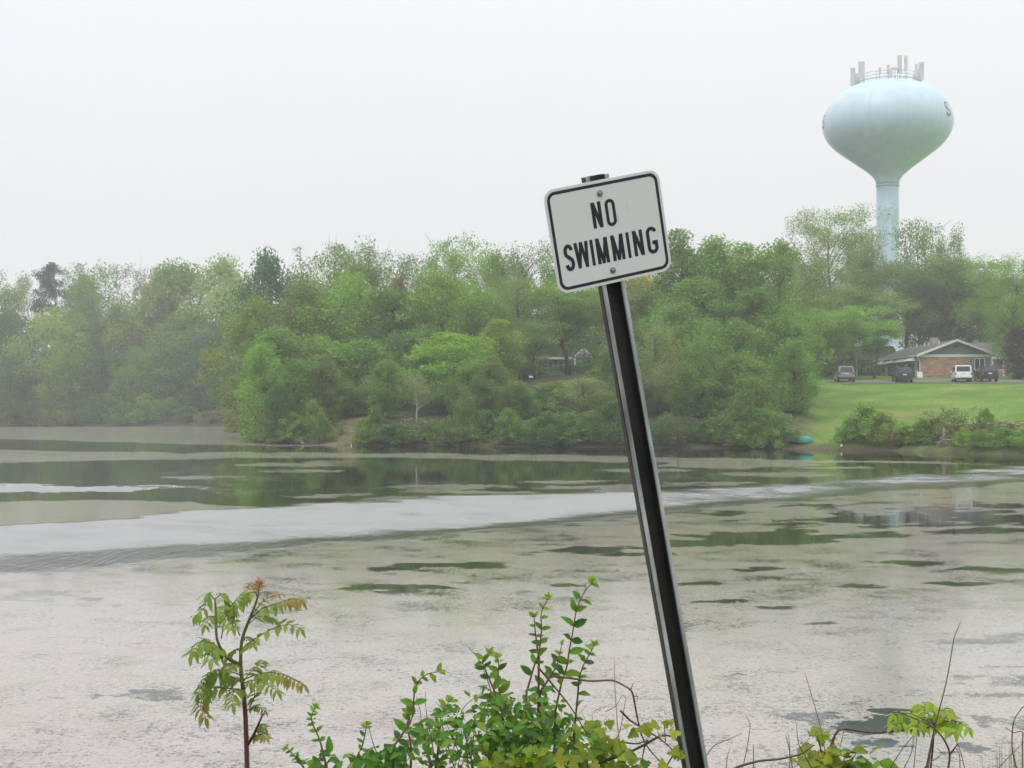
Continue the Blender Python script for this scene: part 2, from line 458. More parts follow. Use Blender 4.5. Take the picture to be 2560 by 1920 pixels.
# wind-ruffled water
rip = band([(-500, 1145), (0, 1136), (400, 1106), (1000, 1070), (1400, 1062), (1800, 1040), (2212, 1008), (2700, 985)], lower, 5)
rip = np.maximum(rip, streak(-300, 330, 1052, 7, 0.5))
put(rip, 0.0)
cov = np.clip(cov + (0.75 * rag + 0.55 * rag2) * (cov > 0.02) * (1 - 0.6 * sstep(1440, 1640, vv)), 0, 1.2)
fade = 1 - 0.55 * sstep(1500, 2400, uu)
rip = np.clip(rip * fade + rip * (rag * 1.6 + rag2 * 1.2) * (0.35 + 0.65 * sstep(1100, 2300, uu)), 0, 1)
thin = band([(-500, 1205), (0, 1200), (600, 1165), (1000, 1138), (1400, 1100), (1800, 1060), (2212, 1034), (2700, 1000)], lower, 8)

def wattr(me, name, val):
    a = me.attributes.new(name, 'FLOAT', 'POINT'); a.data.foreach_set('value', np.asarray(val, np.float32))
wn_, wm_ = WX.shape
idx = np.arange(wn_ * wm_).reshape(wn_, wm_)
F = np.stack([idx[:-1, :-1], idx[:-1, 1:], idx[1:, 1:], idx[1:, :-1]], -1).reshape(-1, 4)
m, n, l, out = mat_new('pond_water')
def attr(nm):
    a = n.new('ShaderNodeAttribute'); a.attribute_name = nm; return a.outputs['Fac']
def noise(scale, detail=4, rough=0.55, stretch=(1, 1, 1)):
    t = n.new('ShaderNodeTexCoord'); mp = n.new('ShaderNodeMapping'); mp.inputs['Scale'].default_value = stretch
    q = n.new('ShaderNodeTexNoise'); q.inputs['Scale'].default_value = scale; q.inputs['Detail'].default_value = detail; q.inputs['Roughness'].default_value = rough
    l(t.outputs['Object'], mp.inputs[0]); l(mp.outputs[0], q.inputs['Vector']); return q.outputs['Fac']
def mth(op, a, b=None, c=None, clamp=False):
    q = n.new('ShaderNodeMath'); q.operation = op; q.use_clamp = clamp
    for i, x in enumerate((a, b, c)):
        if x is None: continue
        if isinstance(x, (int, float)): q.inputs[i].default_value = x
        else: l(x, q.inputs[i])
    return q.outputs[0]
def remap(x, a, b, c, d):
    q = n.new('ShaderNodeMapRange'); l(x, q.inputs['Value'])
    for k_, v_ in zip(('From Min', 'From Max', 'To Min', 'To Max'), (a, b, c, d)): q.inputs[k_].default_value = v_
    return q.outputs[0]
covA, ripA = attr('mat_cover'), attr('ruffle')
big = noise(0.16, 6, 0.6); lng = noise(1.0, 7, 0.62, (0.42, 0.10, 1)); mid = noise(1.1, 6, 0.65); fine = noise(11.0, 5, 0.7); spk = noise(34.0, 3, 0.6)
c1 = mth('ADD', covA, mth('MULTIPLY', mth('SUBTRACT', big, 0.5), 0.4))
c1 = mth('ADD', c1, mth('MULTIPLY', mth('SUBTRACT', mid, 0.5), 0.8))
c1 = mth('ADD', c1, mth('MULTIPLY', mth('SUBTRACT', lng, 0.5), 0.5))
c1 = mth('MULTIPLY', c1, mth('SUBTRACT', 1.0, mth('MULTIPLY', mth('MAXIMUM', ripA, attr('chop')), 0.9)))
thr = mth('ADD', mth('MULTIPLY', mth('SUBTRACT', fine, 0.5), 1.5), mth('ADD', mth('MULTIPLY', mth('SUBTRACT', spk, 0.5), 1.2), 0.5))
mask = remap(mth('SUBTRACT', c1, thr), -0.10, 0.16, 0.0, 1.0)
# mat colour: grey-beige film with pink, yellow-green and brown areas
cA = n.new('ShaderNodeMix'); cA.data_type = 'RGBA'; cA.inputs['A'].default_value = (0.345, 0.310, 0.288, 1); cA.inputs['B'].default_value = (0.310, 0.285, 0.225, 1)
l(remap(noise(0.09, 5, 0.6), 0.40, 0.60, 0, 1), cA.inputs['Factor'])
cB = n.new('ShaderNodeMix'); cB.data_type = 'RGBA'; cB.inputs['B'].default_value = (0.25, 0.185, 0.145, 1)
l(cA.outputs['Result'], cB.inputs['A']); l(remap(noise(0.5, 6, 0.65), 0.55, 0.70, 0, 0.85), cB.inputs['Factor'])
cC = n.new('ShaderNodeMix'); cC.data_type = 'RGBA'; cC.inputs['B'].default_value = (0.19, 0.195, 0.085, 1)
l(cB.outputs['Result'], cC.inputs['A']); l(remap(noise(0.8, 7, 0.7), 0.56, 0.70, 0, 0.8), cC.inputs['Factor'])
cD = n.new('ShaderNodeVectorMath'); cD.operation = 'SCALE'; l(cC.outputs['Result'], cD.inputs[0]); l(remap(noise(19.0, 4, 0.7), 0.33, 0.67, 0.75, 1.18), cD.inputs['Scale'])
film = n.new('ShaderNodeBsdfPrincipled'); film.inputs['Roughness'].default_value = 0.12; film.inputs['Specular IOR Level'].default_value = 0.5
l(cD.outputs[0], film.inputs['Base Color'])
fb = n.new('ShaderNodeBump'); fb.inputs['Strength'].default_value = 0.12; fb.inputs['Distance'].default_value = 0.003; l(fine, fb.inputs['Height']); l(fb.outputs[0], film.inputs['Normal'])
wat = n.new('ShaderNodeBsdfPrincipled'); wat.inputs['IOR'].default_value = 1.333
l(remap(ripA, 0, 1, 0.04, 0.36), wat.inputs['Roughness'])
wbc = n.new('ShaderNodeMix'); wbc.data_type = 'RGBA'; wbc.inputs['A'].default_value = (0.022, 0.026, 0.018, 1); wbc.inputs['B'].default_value = (0.28, 0.285, 0.285, 1)  # bright sky reflection of the ruffled band painted into its base colour
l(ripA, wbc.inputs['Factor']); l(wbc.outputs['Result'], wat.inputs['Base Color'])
wv1 = noise(3.2, 4, 0.55, (1.3, 0.5, 1)); wv2 = noise(9, 3, 0.5, (1.0, 0.35, 1))
hgt = mth('MULTIPLY', mth('ADD', wv1, mth('MULTIPLY', wv2, 0.35)), mth('ADD', mth('MULTIPLY', ripA, 0.16), 0.008))
tt = n.new('ShaderNodeTexCoord'); mp = n.new('ShaderNodeMapping'); mp.inputs['Rotation'].default_value = (0, 0, R(-30)); mp.inputs['Scale'].default_value = (8.5, 1.3, 1)
cw = n.new('ShaderNodeTexNoise'); cw.inputs['Scale'].default_value = 1.0; cw.inputs['Detail'].default_value = 5; cw.inputs['Distortion'].default_value = 0.8
l(tt.outputs['Object'], mp.inputs[0]); l(mp.outputs[0], cw.inputs['Vector'])
hgt = mth('ADD', hgt, mth('MULTIPLY', mth('MULTIPLY', cw.outputs['Fac'], attr('chop')), 0.16))
wb = n.new('ShaderNodeBump'); wb.inputs['Strength'].default_value = 1.0; wb.inputs['Distance'].default_value = 0.16
l(hgt, wb.inputs['Height']); l(wb.outputs[0], wat.inputs['Normal'])
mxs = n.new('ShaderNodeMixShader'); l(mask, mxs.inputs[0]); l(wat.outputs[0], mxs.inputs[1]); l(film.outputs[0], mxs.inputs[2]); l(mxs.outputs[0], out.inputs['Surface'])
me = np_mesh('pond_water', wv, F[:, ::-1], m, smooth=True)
if me.polygons[0].normal.z < 0: me.flip_normals()
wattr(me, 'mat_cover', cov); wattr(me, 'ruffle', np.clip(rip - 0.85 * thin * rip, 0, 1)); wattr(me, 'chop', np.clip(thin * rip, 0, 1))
tag(link('pond_water', me), kind='structure')

# ------------------------------------------------------------------ trees: prototypes
def leaf_quads(rng, C, size, up=0.35, elong=1.5):
    """diamond leaves at points C (n,3), random tilt"""
    n_ = len(C)
    nrm = rng.normal(size=(n_, 3)); nrm[:, 2] += up * 2.0
    nrm /= np.linalg.norm(nrm, axis=1)[:, None]
    t = rng.normal(size=(n_, 3)); t -= (t * nrm).sum(1)[:, None] * nrm; t /= np.linalg.norm(t, axis=1)[:, None]
    b = np.cross(nrm, t)
    s = size * rng.uniform(0.6, 1.35, n_)[:, None]
    a = C - t * s * 0.5; c = C + t * s * 0.5
    mid_ = C + nrm * s * 0.07
    w = s * 0.5 / elong
    V_ = np.stack([a, mid_ - b * w, c, mid_ + b * w], 1).reshape(-1, 3)
    F_ = np.arange(n_ * 4).reshape(-1, 4)
    return V_, F_

PROF = {
    'round': lambda t: np.sqrt(np.clip(1 - (2 * t - 0.9) ** 2 / 1.25, 0.02, 1)),
    'broad': lambda t: np.clip(np.sin(np.pi * np.clip(t * 0.86 + 0.14, 0, 1)) ** 0.6, 0.1, 1),
    'tall': lambda t: np.clip(np.sin(np.pi * (0.12 + 0.86 * t)) ** 0.75, 0.08, 1),
    'cone': lambda t: np.clip(1.05 - t, 0.06, 1),
    'vase': lambda t: np.clip(0.45 + 0.75 * t - 0.55 * np.clip(t - 0.6, 0, 1) * 2, 0.1, 1),
    'mound': lambda t: np.sqrt(np.clip(1 - t ** 1.8, 0.02, 1)),
}
def make_proto(name, seed, H=16.0, Rw=5.0, base=0.08, n_cl=140, n_lf=85, leaf=0.26, cl_r=0.95, prof='broad', flat=0.85, droop=0.0,
               trunk_r=0.24, stems=1, bark='bark', lobes=5, outer=0.5, twigs=0, elong=1.5):
    rng = np.random.default_rng(seed)
    pf = PROF[prof]
    t = rng.uniform(0.0, 1, n_cl) ** 0.9
    ang = rng.uniform(0, 2 * np.pi, n_cl)
    ph = rng.uniform(0, 6.28, 3)
    lob = 1 + 0.20 * np.sin(lobes * ang + ph[0] + 3 * t) + 0.14 * np.sin((lobes + 3) * ang + ph[1] - 7 * t)
    rad = Rw * pf(t) * lob * rng.uniform(0, 1, n_cl) ** outer
    if prof == 'mound': rad = rad * (1 + 0.45 * np.sin(2 * ang + ph[2]) * t)
    C = np.column_stack([rad * np.cos(ang), rad * np.sin(ang), H * (base + (0.97 - base) * t) * (1 if prof != 'mound' else (1 + 0.30 * np.sin(3 * ang + ph[1]) * (rad / Rw)))])
    lean = rng.normal(size=2) * 0.03 * H
    # trunk and limbs
    mb = MB()
    for s in range(stems):
        off = Vector((0, 0, 0)) if stems == 1 else Vector((rng.normal() * 0.12 * Rw, rng.normal() * 0.12 * Rw, 0))
        top = Vector((lean[0] + off.x * 3, lean[1] + off.y * 3, H * (0.86 if prof != 'mound' else 0.7)))
        pts = [off + (top - off) * k + Vector((rng.normal(), rng.normal(), 0)) * 0.012 * H * (0 < k < 1) for k in (0, 0.15, 0.35, 0.55, 0.78, 1)]
        pts[0].z = -0.9
        rr = [trunk_r * 1.35, trunk_r, trunk_r * 0.82, trunk_r * 0.6, trunk_r * 0.35, trunk_r * 0.08]
        rr = [q / (stems ** 0.6) for q in rr]
        mb.tube(pts, rr, 7)
        if s == 0: main = pts
    zs = [q.z for q in main]
    def on_trunk(z):
        z = min(max(z, 0.0), zs[-1])
        for i in range(len(main) - 1):
            if zs[i] <= z <= zs[i+1]:
                k = (z - zs[i]) / (zs[i+1] - zs[i] + 1e-9); return main[i].lerp(main[i+1], k)
        return main[-1].copy()
    order = rng.permutation(n_cl)
    for i in order[: min(n_cl, 64)]:
        e = Vector(C[i]); d_ = math.hypot(e.x, e.y)
        z0 = max(H * base * 0.5, e.z - d_ * rng.uniform(0.5, 1.1) - 0.6)
        a_ = on_trunk(z0)
        mid1 = a_.lerp(e, 0.45) + Vector((rng.normal() * 0.3, rng.normal() * 0.3, 0.10 * d_))
        r0 = trunk_r * 0.30 * rng.uniform(0.5, 1.0) * (1.1 - 0.6 * min(1, z0 / H))
        mb.tube([a_, mid1, e], [r0, r0 * 0.6, r0 * 0.16], 4, cap=False)
    for i in range(twigs):
        e = Vector(C[rng.integers(n_cl)]); q = e + Vector((rng.normal(), rng.normal(), abs(rng.normal()) + 0.3)) * 0.045 * H
        mb.tube([e, q], [0.03, 0.008], 3, cap=False)
    tm = mb.mesh(name + '_trunk', M[bark], smooth=True)
    # leaves round each limb end
    sz = cl_r * rng.uniform(0.55, 1.35, n_cl)
    k_ = np.maximum(3, (n_lf * (sz / cl_r) ** 1.6).astype(int))
    rep = np.repeat(np.arange(n_cl), k_)
    g = rng.normal(size=(len(rep), 3)); g /= (np.linalg.norm(g, axis=1)[:, None] + 1e-9)
    g *= rng.uniform(0, 1, len(rep))[:, None] ** 0.45
    off = g * sz[rep][:, None] * np.array([1, 1, flat])
    if droop: off[:, 2] -= np.abs(rng.normal(size=len(rep))) * droop
    Pc = C[rep] + off
    ok = Pc[:, 2] > 0.02 * H if base < 0.1 else np.ones(len(Pc), bool)
    Pc = Pc[ok]
    LV, LF = leaf_quads(rng, Pc, leaf, elong=elong)
    cl_t = rng.uniform(0, 1, n_cl)
    tint = np.clip(0.55 * cl_t[rep][ok] + 0.45 * rng.uniform(0, 1, len(Pc)), 0, 1)
    cm = np_mesh(name + '_crown', LV, LF, M['leaf'], tint)
    # true size of the crown, for fitting
    q = np.percentile(np.hypot(Pc[:, 0], Pc[:, 1]), 93)
    return dict(trunk=tm, crown=cm, H=float(np.percentile(Pc[:, 2], 99.7)), R=float(q))

PR = {}
PR['broad'] = [make_proto('broadleaf', 11 + i, H=11.5, Rw=4.9, base=0.03, n_cl=105, n_lf=150, leaf=0.25, cl_r=1.15, flat=0.95, trunk_r=0.2) for i in range(4)]
PR['round'] = [make_proto('round_tree', 31 + i, H=8.0, Rw=3.9, base=0.02, n_cl=90, n_lf=130, leaf=0.23, prof='round', cl_r=1.0, flat=0.95, trunk_r=0.15) for i in range(2)]
PR['tall'] = [make_proto('tall_tree', 41 + i, H=14, Rw=3.4, base=0.03, n_cl=95, n_lf=140, flat=1.0, prof='tall', cl_r=1.15) for i in range(2)]
PR['airy'] = [make_proto('airy_tree', 51 + i, H=14, Rw=4.6, base=0.12, n_cl=150, n_lf=115, flat=1.0, leaf=0.20, cl_r=1.05, prof='vase', twigs=60, outer=0.6) for i in range(3)]
PR['sparse'] = [make_proto('sparse_tree', 61 + i, H=14, Rw=4.4, base=0.18, n_cl=120, n_lf=50, flat=1.0, leaf=0.18, cl_r=1.0, prof='vase', twigs=150, outer=0.6) for i in range(2)]
PR['locust'] = [make_proto('locust_tree', 71 + i, H=20, Rw=7.5, base=0.12, n_cl=220, n_lf=185, leaf=0.22, cl_r=1.35, prof='vase', flat=0.8, trunk_r=0.32, outer=0.55, elong=2.2) for i in range(2)]
PR['willow'] = [make_proto('willow_tree', 81 + i, H=10, Rw=3.6, base=0.2, n_cl=120, n_lf=95, leaf=0.24, cl_r=0.7, prof='round', droop=0.7, elong=3.2, stems=2) for i in range(2)]
PR['pine'] = [make_proto('pine_tree', 91, H=19, Rw=4.3, base=0.2, n_cl=120, n_lf=130, leaf=0.3, cl_r=1.0, prof='broad', flat=0.6, elong=2.6, lobes=3, trunk_r=0.26)]
PR['birch'] = [make_proto('birch_tree', 95, H=8, Rw=2.2, base=0.38, n_cl=70, n_lf=45, leaf=0.17, cl_r=0.55, prof='round', droop=0.35, trunk_r=0.11, bark='bark_pale')]
PR['pole'] = [make_proto('pale_trunk_tree', 97, H=17, Rw=2.8, base=0.55, n_cl=70, n_lf=60, leaf=0.24, prof='round', trunk_r=0.13, bark='bark_pale')]
PR['high'] = [make_proto('high_crowned_tree', 131 + i, H=19, Rw=6.0, base=0.42, n_cl=140, n_lf=175, leaf=0.24, cl_r=1.3, prof='vase', trunk_r=0.28) for i in range(2)]
PR['shrub'] = [make_proto('shrub', 101 + i, H=3.2, Rw=2.3, base=0.03, n_cl=110, n_lf=75, leaf=0.15, cl_r=0.48, prof='mound', trunk_r=0.07, stems=4, outer=0.42) for i in range(3)]
PR['thin_shrub'] = [make_proto('thin_shrub', 111 + i, H=3.4, Rw=2.0, base=0.08, n_cl=80, n_lf=28, leaf=0.14, cl_r=0.45, prof='mound', trunk_r=0.06, stems=5, twigs=120, outer=0.5) for i in range(2)]
PR['drape'] = [make_proto('vine_draped_tree', 121 + i, H=11, Rw=3.8, base=0.01, n_cl=150, n_lf=130, leaf=0.24, cl_r=1.0, prof='tall', droop=0.6, outer=0.33) for i in range(2)]

COLS = {          # leaf albedo
    'mid': (0.150, 0.250, 0.052), 'fresh': (0.195, 0.315, 0.052), 'yel': (0.235, 0.310, 0.056), 'olive': (0.178, 0.245, 0.060), 'deep': (0.090, 0.175, 0.050),
    'blue': (0.090, 0.185, 0.080), 'pine': (0.045, 0.082, 0.048), 'brown': (0.165, 0.180, 0.070), 'gold': (0.34, 0.32, 0.055), 'pale': (0.24, 0.29, 0.100),
    'purple': (0.050, 0.030, 0.042), 'rust': (0.20, 0.160, 0.080), 'grey': (0.20, 0.19, 0.13), 'lime': (0.215, 0.345, 0.045),
}
trng = random.Random(5)
KIND_N = {}
def plant(name, kind, x, y, h, w, col, label, cat='tree', group=None, rz=None):
    """one tree or shrub: an Empty at its foot with trunk and crown, h tall and w wide"""
    lst = PR[kind]; k = KIND_N.get(kind, 0); KIND_N[kind] = k + 1
    pr = lst[k % len(lst)]
    z = gz(x, y)
    o = empty(name, (x, y, z), trng.uniform(0, 6.28) if rz is None else rz)
    s = w / 2 / pr['R']; o.scale = (s, s * trng.uniform(0.9, 1.1), h / pr['H'])
    t = link('trunk', pr['trunk'], o)
    c = link('crown', pr['crown'], o)
    c['kind'] = 'stuff'
    b = COLS[col]; j = trng.uniform(0.95, 1.25); g = trng.uniform(0.95, 1.06)
    c.color = (b[0] * j, b[1] * j * g, b[2] * j, 1)
    tag(o, label, cat, group)
    return o

def tree_px(name, kind, px, top, wpx, D, col, label, cat='tree', group=None):
    """a tree whose crown top stands at pixel row `top`, at distance D"""
    p_ = at(px, top, D)
    zg = gz(p_.x, D)
    return plant(name, kind, p_.x, D, max(1.2, p_.z - zg), wpx * D / FPX, col, label, cat, group)

FAR = 'trees on the far shore of the bay'
PT = 'trees of the wood on the point'
RB = 'trees behind the brick house'
lab_far = {'broad': 'mid green broadleaf tree in the hazy wood across the bay', 'airy': 'thinly leaved tall tree in the hazy wood across the bay',
           'round': 'rounded bushy tree in the hazy wood across the bay', 'tall': 'narrow leafy tree in the hazy wood across the bay'}
lab_pt = {'drape': 'vine hung tree reaching down to the bank of the point', 'broad': 'spreading green broadleaf tree in the wood on the point', 'airy': 'thinly leaved tree rising above the wood on the point', 'sparse': 'nearly bare twiggy tree rising behind the wood on the point',
          'round': 'rounded leafy tree low in the wood on the point', 'tall': 'tall narrow leafy tree in the wood on the point', 'locust': 'fine leaved spreading tree in the wood on the point'}

for (nm, kd, px, tp, w, D, c, lab) in [
    # far shore, back to front
    ('tree', 'airy', 20, 690, 150, 300, 'olive', 'thin topped olive green tree at the left edge of the photo'),
    ('pine_tree', 'pine', 128, 660, 130, 306, 'pine', 'dark round topped pine standing above the far left woods'),
    ('tree', 'airy', 245, 662, 170, 298, 'mid', 'loosely leaved tree right of the dark pine'),
    ('tree', 'tall', 215, 690, 120, 304, 'fresh', None),
    ('tree', 'sparse', 362, 668, 110, 296, 'grey', 'greyish barely leafed tree in the dip right of the pine'),
    ('tree', 'broad', 400, 690, 150, 290, 'brown', 'brownish tree at the left end of the yellow green ridge'),
    ('tree', 'broad', 440, 660, 270, 285, 'yel', 'broad yellow green tree, left of the two on the far ridge'),
    ('tree', 'broad', 560, 645, 280, 280, 'yel', 'broad yellow green tree, right of the two on the far ridge'),
    ('tree', 'broad', 20, 770, 190, 290, 'deep', None), ('tree', 'round', 125, 775, 190, 282, 'yel', 'yellow green rounded tree in front of the dark pine'),
    ('tree', 'broad', 300, 760, 200, 288, 'olive', None), ('tree', 'broad', 200, 770, 180, 292, 'mid', None), ('tree', 'broad', 390, 790, 200, 284, 'brown', None),
    ('tree', 'broad', 480, 775, 240, 270, 'mid', None), ('tree', 'broad', 600, 770, 200, 272, 'fresh', None), ('tree', 'tall', 550, 810, 160, 262, 'blue', None),
    ('tree', 'round', 155, 875, 130, 276, 'lime', 'bright yellow green small tree low on the far left shore'),
    ('tree', 'round', 20, 880, 200, 280, 'deep', None), ('tree', 'round', 260, 890, 170, 279, 'deep', None), ('tree', 'round', 345, 868, 120, 274, 'fresh', None),
    ('tree', 'round', 430, 900, 180, 268, 'mid', None), ('tree', 'broad', 520, 880, 170, 262, 'blue', None), ('tree', 'round', 590, 900, 160, 255, 'deep', None), ('tree', 'round', 90, 920, 140, 282, 'mid', None),
    ('birch_tree', 'pole', 612, 800, 90, 240, 'mid', 'slim tree with a bare pale trunk beside the point, left one'),
    ('birch_tree', 'pole', 637, 815, 90, 238, 'olive', 'slim tree with a bare pale trunk beside the point, right one'),
    ('tree', 'willow', 487, 990, 70, 262, 'pale', 'small pale green willowy tree at the far water edge'),
]:
    tree_px(nm, kd, px, tp, w, D, COLS and c, lab or lab_far.get(kd, 'leafy tree in the hazy wood across the bay'), group=FAR)
# low growth along the far shore
for i, (px, tp, w, D, c, kd) in enumerate([(20, 985, 130, 276, 'olive', 'shrub'), (80, 1000, 110, 277, 'brown', 'thin_shrub'), (140, 980, 120, 274, 'olive', 'shrub'), (205, 990, 110, 276, 'mid', 'shrub'),
        (260, 985, 110, 272, 'deep', 'shrub'), (310, 1005, 100, 266, 'mid', 'shrub'), (365, 985, 110, 262, 'fresh', 'shrub'), (420, 995, 90, 258, 'mid', 'shrub'), (470, 1015, 80, 252, 'deep', 'shrub'),
        (530, 1025, 110, 244, 'rust', 'thin_shrub'), (585, 1022, 110, 238, 'olive', 'thin_shrub'), (625, 1010, 80, 226, 'mid', 'shrub'), (-40, 960, 130, 278, 'mid', 'shrub')]):
    tree_px('shrub', kd, px, tp, w, D, c, 'low %s at the foot of the woods across the bay' % ('leafy shrub' if kd == 'shrub' else 'thin brownish shrub'), 'shrub', 'shrubs along the far shore')

for (nm, kd, px, tp, w, D, c, lab) in [
    # the point, back row
    ('tree', 'broad', 668, 630, 250, 176, 'blue', 'blue green pointed tree behind the left end of the point'),
    ('tree', 'broad', 765, 690, 170, 172, 'mid', None), ('tree', 'airy', 845, 612, 200, 168, 'olive', 'tall loosely leaved tree above the sandy scar'),
    ('tree', 'airy', 935, 628, 170, 170, 'olive', None), ('tree', 'airy', 1055, 640, 130, 170, 'mid', None), ('tree', 'airy', 1140, 600, 190, 164, 'fresh', 'highest feathery topped tree on the point left of the sign'),
    ('tree', 'broad', 1245, 635, 170, 172, 'mid', None), ('tree', 'sparse', 1315, 608, 170, 168, 'olive', 'twiggy nearly bare tree top just left of the sign'),
    ('tree', 'airy', 1400, 640, 170, 168, 'mid', None), ('tree', 'airy', 1500, 650, 180, 168, 'olive', None), ('tree', 'broad', 1600, 680, 170, 170, 'gold', 'golden yellow leaved tree behind the sign post'),
    # middle
    ('tree', 'broad', 640, 745, 250, 146, 'yel', 'yellow green tree at the left end of the point'), ('tree', 'broad', 760, 710, 250, 150, 'olive', None), ('tree', 'broad', 880, 690, 260, 148, 'fresh', None),
    ('tree', 'broad', 990, 720, 240, 146, 'mid', None), ('tree', 'broad', 1000, 690, 120, 152, 'rust', 'reddish brown leaved tree in the middle of the point'),
    ('tree', 'broad', 1100, 685, 250, 142, 'fresh', None), ('tree', 'broad', 1200, 735, 230, 146, 'mid', None), ('tree', 'locust', 1300, 690, 260, 150, 'olive', None),
    ('tree', 'high', 1420, 705, 240, 150, 'fresh', 'high crowned tree shading the grey house in the wood'), ('tree', 'broad', 1555, 740, 180, 146, 'olive', None), ('tree', 'broad', 1610, 730, 200, 145, 'olive', None),
    ('tree', 'tall', 690, 590+230, 200, 136, 'mid', None), ('tree', 'round', 790, 840, 220, 134, 'fresh', None), ('tree', 'round', 900, 850, 230, 134, 'mid', None), ('tree', 'round', 1010, 830, 230, 135, 'deep', None),
    ('tree', 'broad', 1130, 835, 290, 130, 'lime', 'bright green spreading tree above the pale birch'), ('tree', 'tall', 1245, 800, 130, 132, 'yel', 'yellowish slender tree left of the grey house in the wood'),
    ('tree', 'tall', 655, 860, 120, 127, 'fresh', 'fresh green tree at the very tip of the point'), ('tree', 'drape', 745, 900, 120, 122, 'mid', None), ('tree', 'tall', 810, 890, 110, 123, 'olive', None), ('tree', 'tall', 965, 900, 110, 121, 'mid', None), ('tree', 'drape', 1175, 905, 120, 120, 'mid', None), ('tree', 'tall', 1230, 890, 100, 121, 'olive', None), ('tree', 'drape', 1290, 955, 110, 118, 'mid', None), ('tree', 'tall', 1540, 860, 120, 120, 'mid', None), ('tree', 'drape', 1745, 850, 120, 116, 'mid', None), ('tree', 'drape', 700, 960, 90, 120, 'deep', None), ('tree', 'round', 1340, 925, 90, 157, 'mid', None), ('tree', 'round', 1420, 932, 90, 157, 'deep', None), ('tree', 'round', 1480, 930, 90, 156, 'mid', None), ('tree', 'round', 720, 930, 160, 127, 'mid', None), ('tree', 'round', 820, 940, 180, 128, 'deep', None), ('tree', 'round', 935, 940, 150, 127, 'mid', None),
    ('tree', 'round', 1255, 955, 140, 124, 'deep', None), ('tree', 'round', 1310, 965, 150, 122, 'deep', None), ('tree', 'round', 1385, 955, 150, 124, 'mid', None), ('tree', 'round', 1450, 970, 150, 121, 'deep', None), ('tree', 'round', 1540, 950, 150, 121, 'deep', None), ('tree', 'round', 1100, 960, 140, 124, 'deep', None), ('tree', 'round', 1620, 960, 150, 119, 'deep', None),
    ('birch_tree', 'birch', 1042, 932, 84, 119, 'pale', 'pale birch with white leaning trunk on the bank of the point'),
    ('tree', 'airy', 1335, 800, 120, 140, 'mid', None), ('tree', 'airy', 1290, 830, 130, 141, 'olive', None), ('tree', 'round', 1190, 930, 150, 128, 'deep', None), ('tree', 'round', 1545, 905, 130, 128, 'mid', None),
    # right of the post
    ('tree', 'tall', 1695, 578, 170, 142, 'mid', 'tall leafy tree against the sky just right of the sign'), ('tree', 'tall', 1785, 596, 170, 144, 'fresh', 'second tall tree against the sky right of the sign'),
    ('tree', 'tall', 1860, 612, 200, 142, 'fresh', None), ('tree', 'broad', 1950, 606, 220, 140, 'fresh', 'tall fresh green tree at the lawn edge of the wood'), ('tree', 'broad', 1740, 700, 260, 136, 'mid', None),
    ('tree', 'broad', 1890, 720, 260, 134, 'mid', None), ('tree', 'drape', 1960, 790, 190, 126, 'mid', 'vine draped tree overhanging the lawn edge'), ('tree', 'drape', 1985, 850, 120, 117, 'mid', 'vine covered tree low at the lawn edge'),
    ('tree', 'broad', 1700, 760, 230, 128, 'mid', None), ('tree', 'broad', 1830, 800, 240, 122, 'mid', 'forked tree with its grey trunk showing right of the post'),
    ('willow_tree', 'willow', 1655, 815, 130, 122, 'pale', 'pale willowy tree nearest the right side of the post'), ('willow_tree', 'willow', 1560, 890, 170, 120, 'pale', 'pale willowy tree behind the post'),
    ('willow_tree', 'willow', 1470, 945, 170, 117, 'pale', 'drooping willowy tree left of the post at the water'), ('willow_tree', 'willow', 1700, 905, 150, 117, 'pale', 'pale drooping tree over the dark hollow at the water'),
    ('tree', 'drape', 1850, 890, 190, 114, 'mid', 'leafy vine covered tree leaning over the water'), ('tree', 'round', 1770, 930, 150, 117, 'mid', None),
]:
    tree_px(nm, kd, px, tp, w, D, c, lab or lab_pt.get(kd, 'leafy tree in the wood on the point'), group=PT)
# the deep wood behind, glimpsed between the others
for px, tp, D, c in [(700, 760, 200, 'mid'), (800, 740, 205, 'olive'), (900, 730, 200, 'mid'), (1000, 740, 205, 'fresh'), (1100, 720, 200, 'olive'), (1200, 740, 205, 'mid'), (1540, 740, 200, 'mid'),
                     (1640, 700, 195, 'deep'), (1740, 700, 198, 'mid'), (1840, 700, 192, 'olive'), (1930, 720, 195, 'mid'), (1560, 800, 160, 'deep'), (1650, 790, 158, 'mid'), (1780, 780, 160, 'deep'), (1160, 830, 158, 'deep'), (860, 830, 160, 'deep'), (740, 840, 158, 'deep'), (1000, 840, 160, 'deep')]:
    tree_px('tree', 'broad', px, tp, 260, D, c, 'leafy tree deep in the wood glimpsed between nearer trees', group='trees deep in the wood')
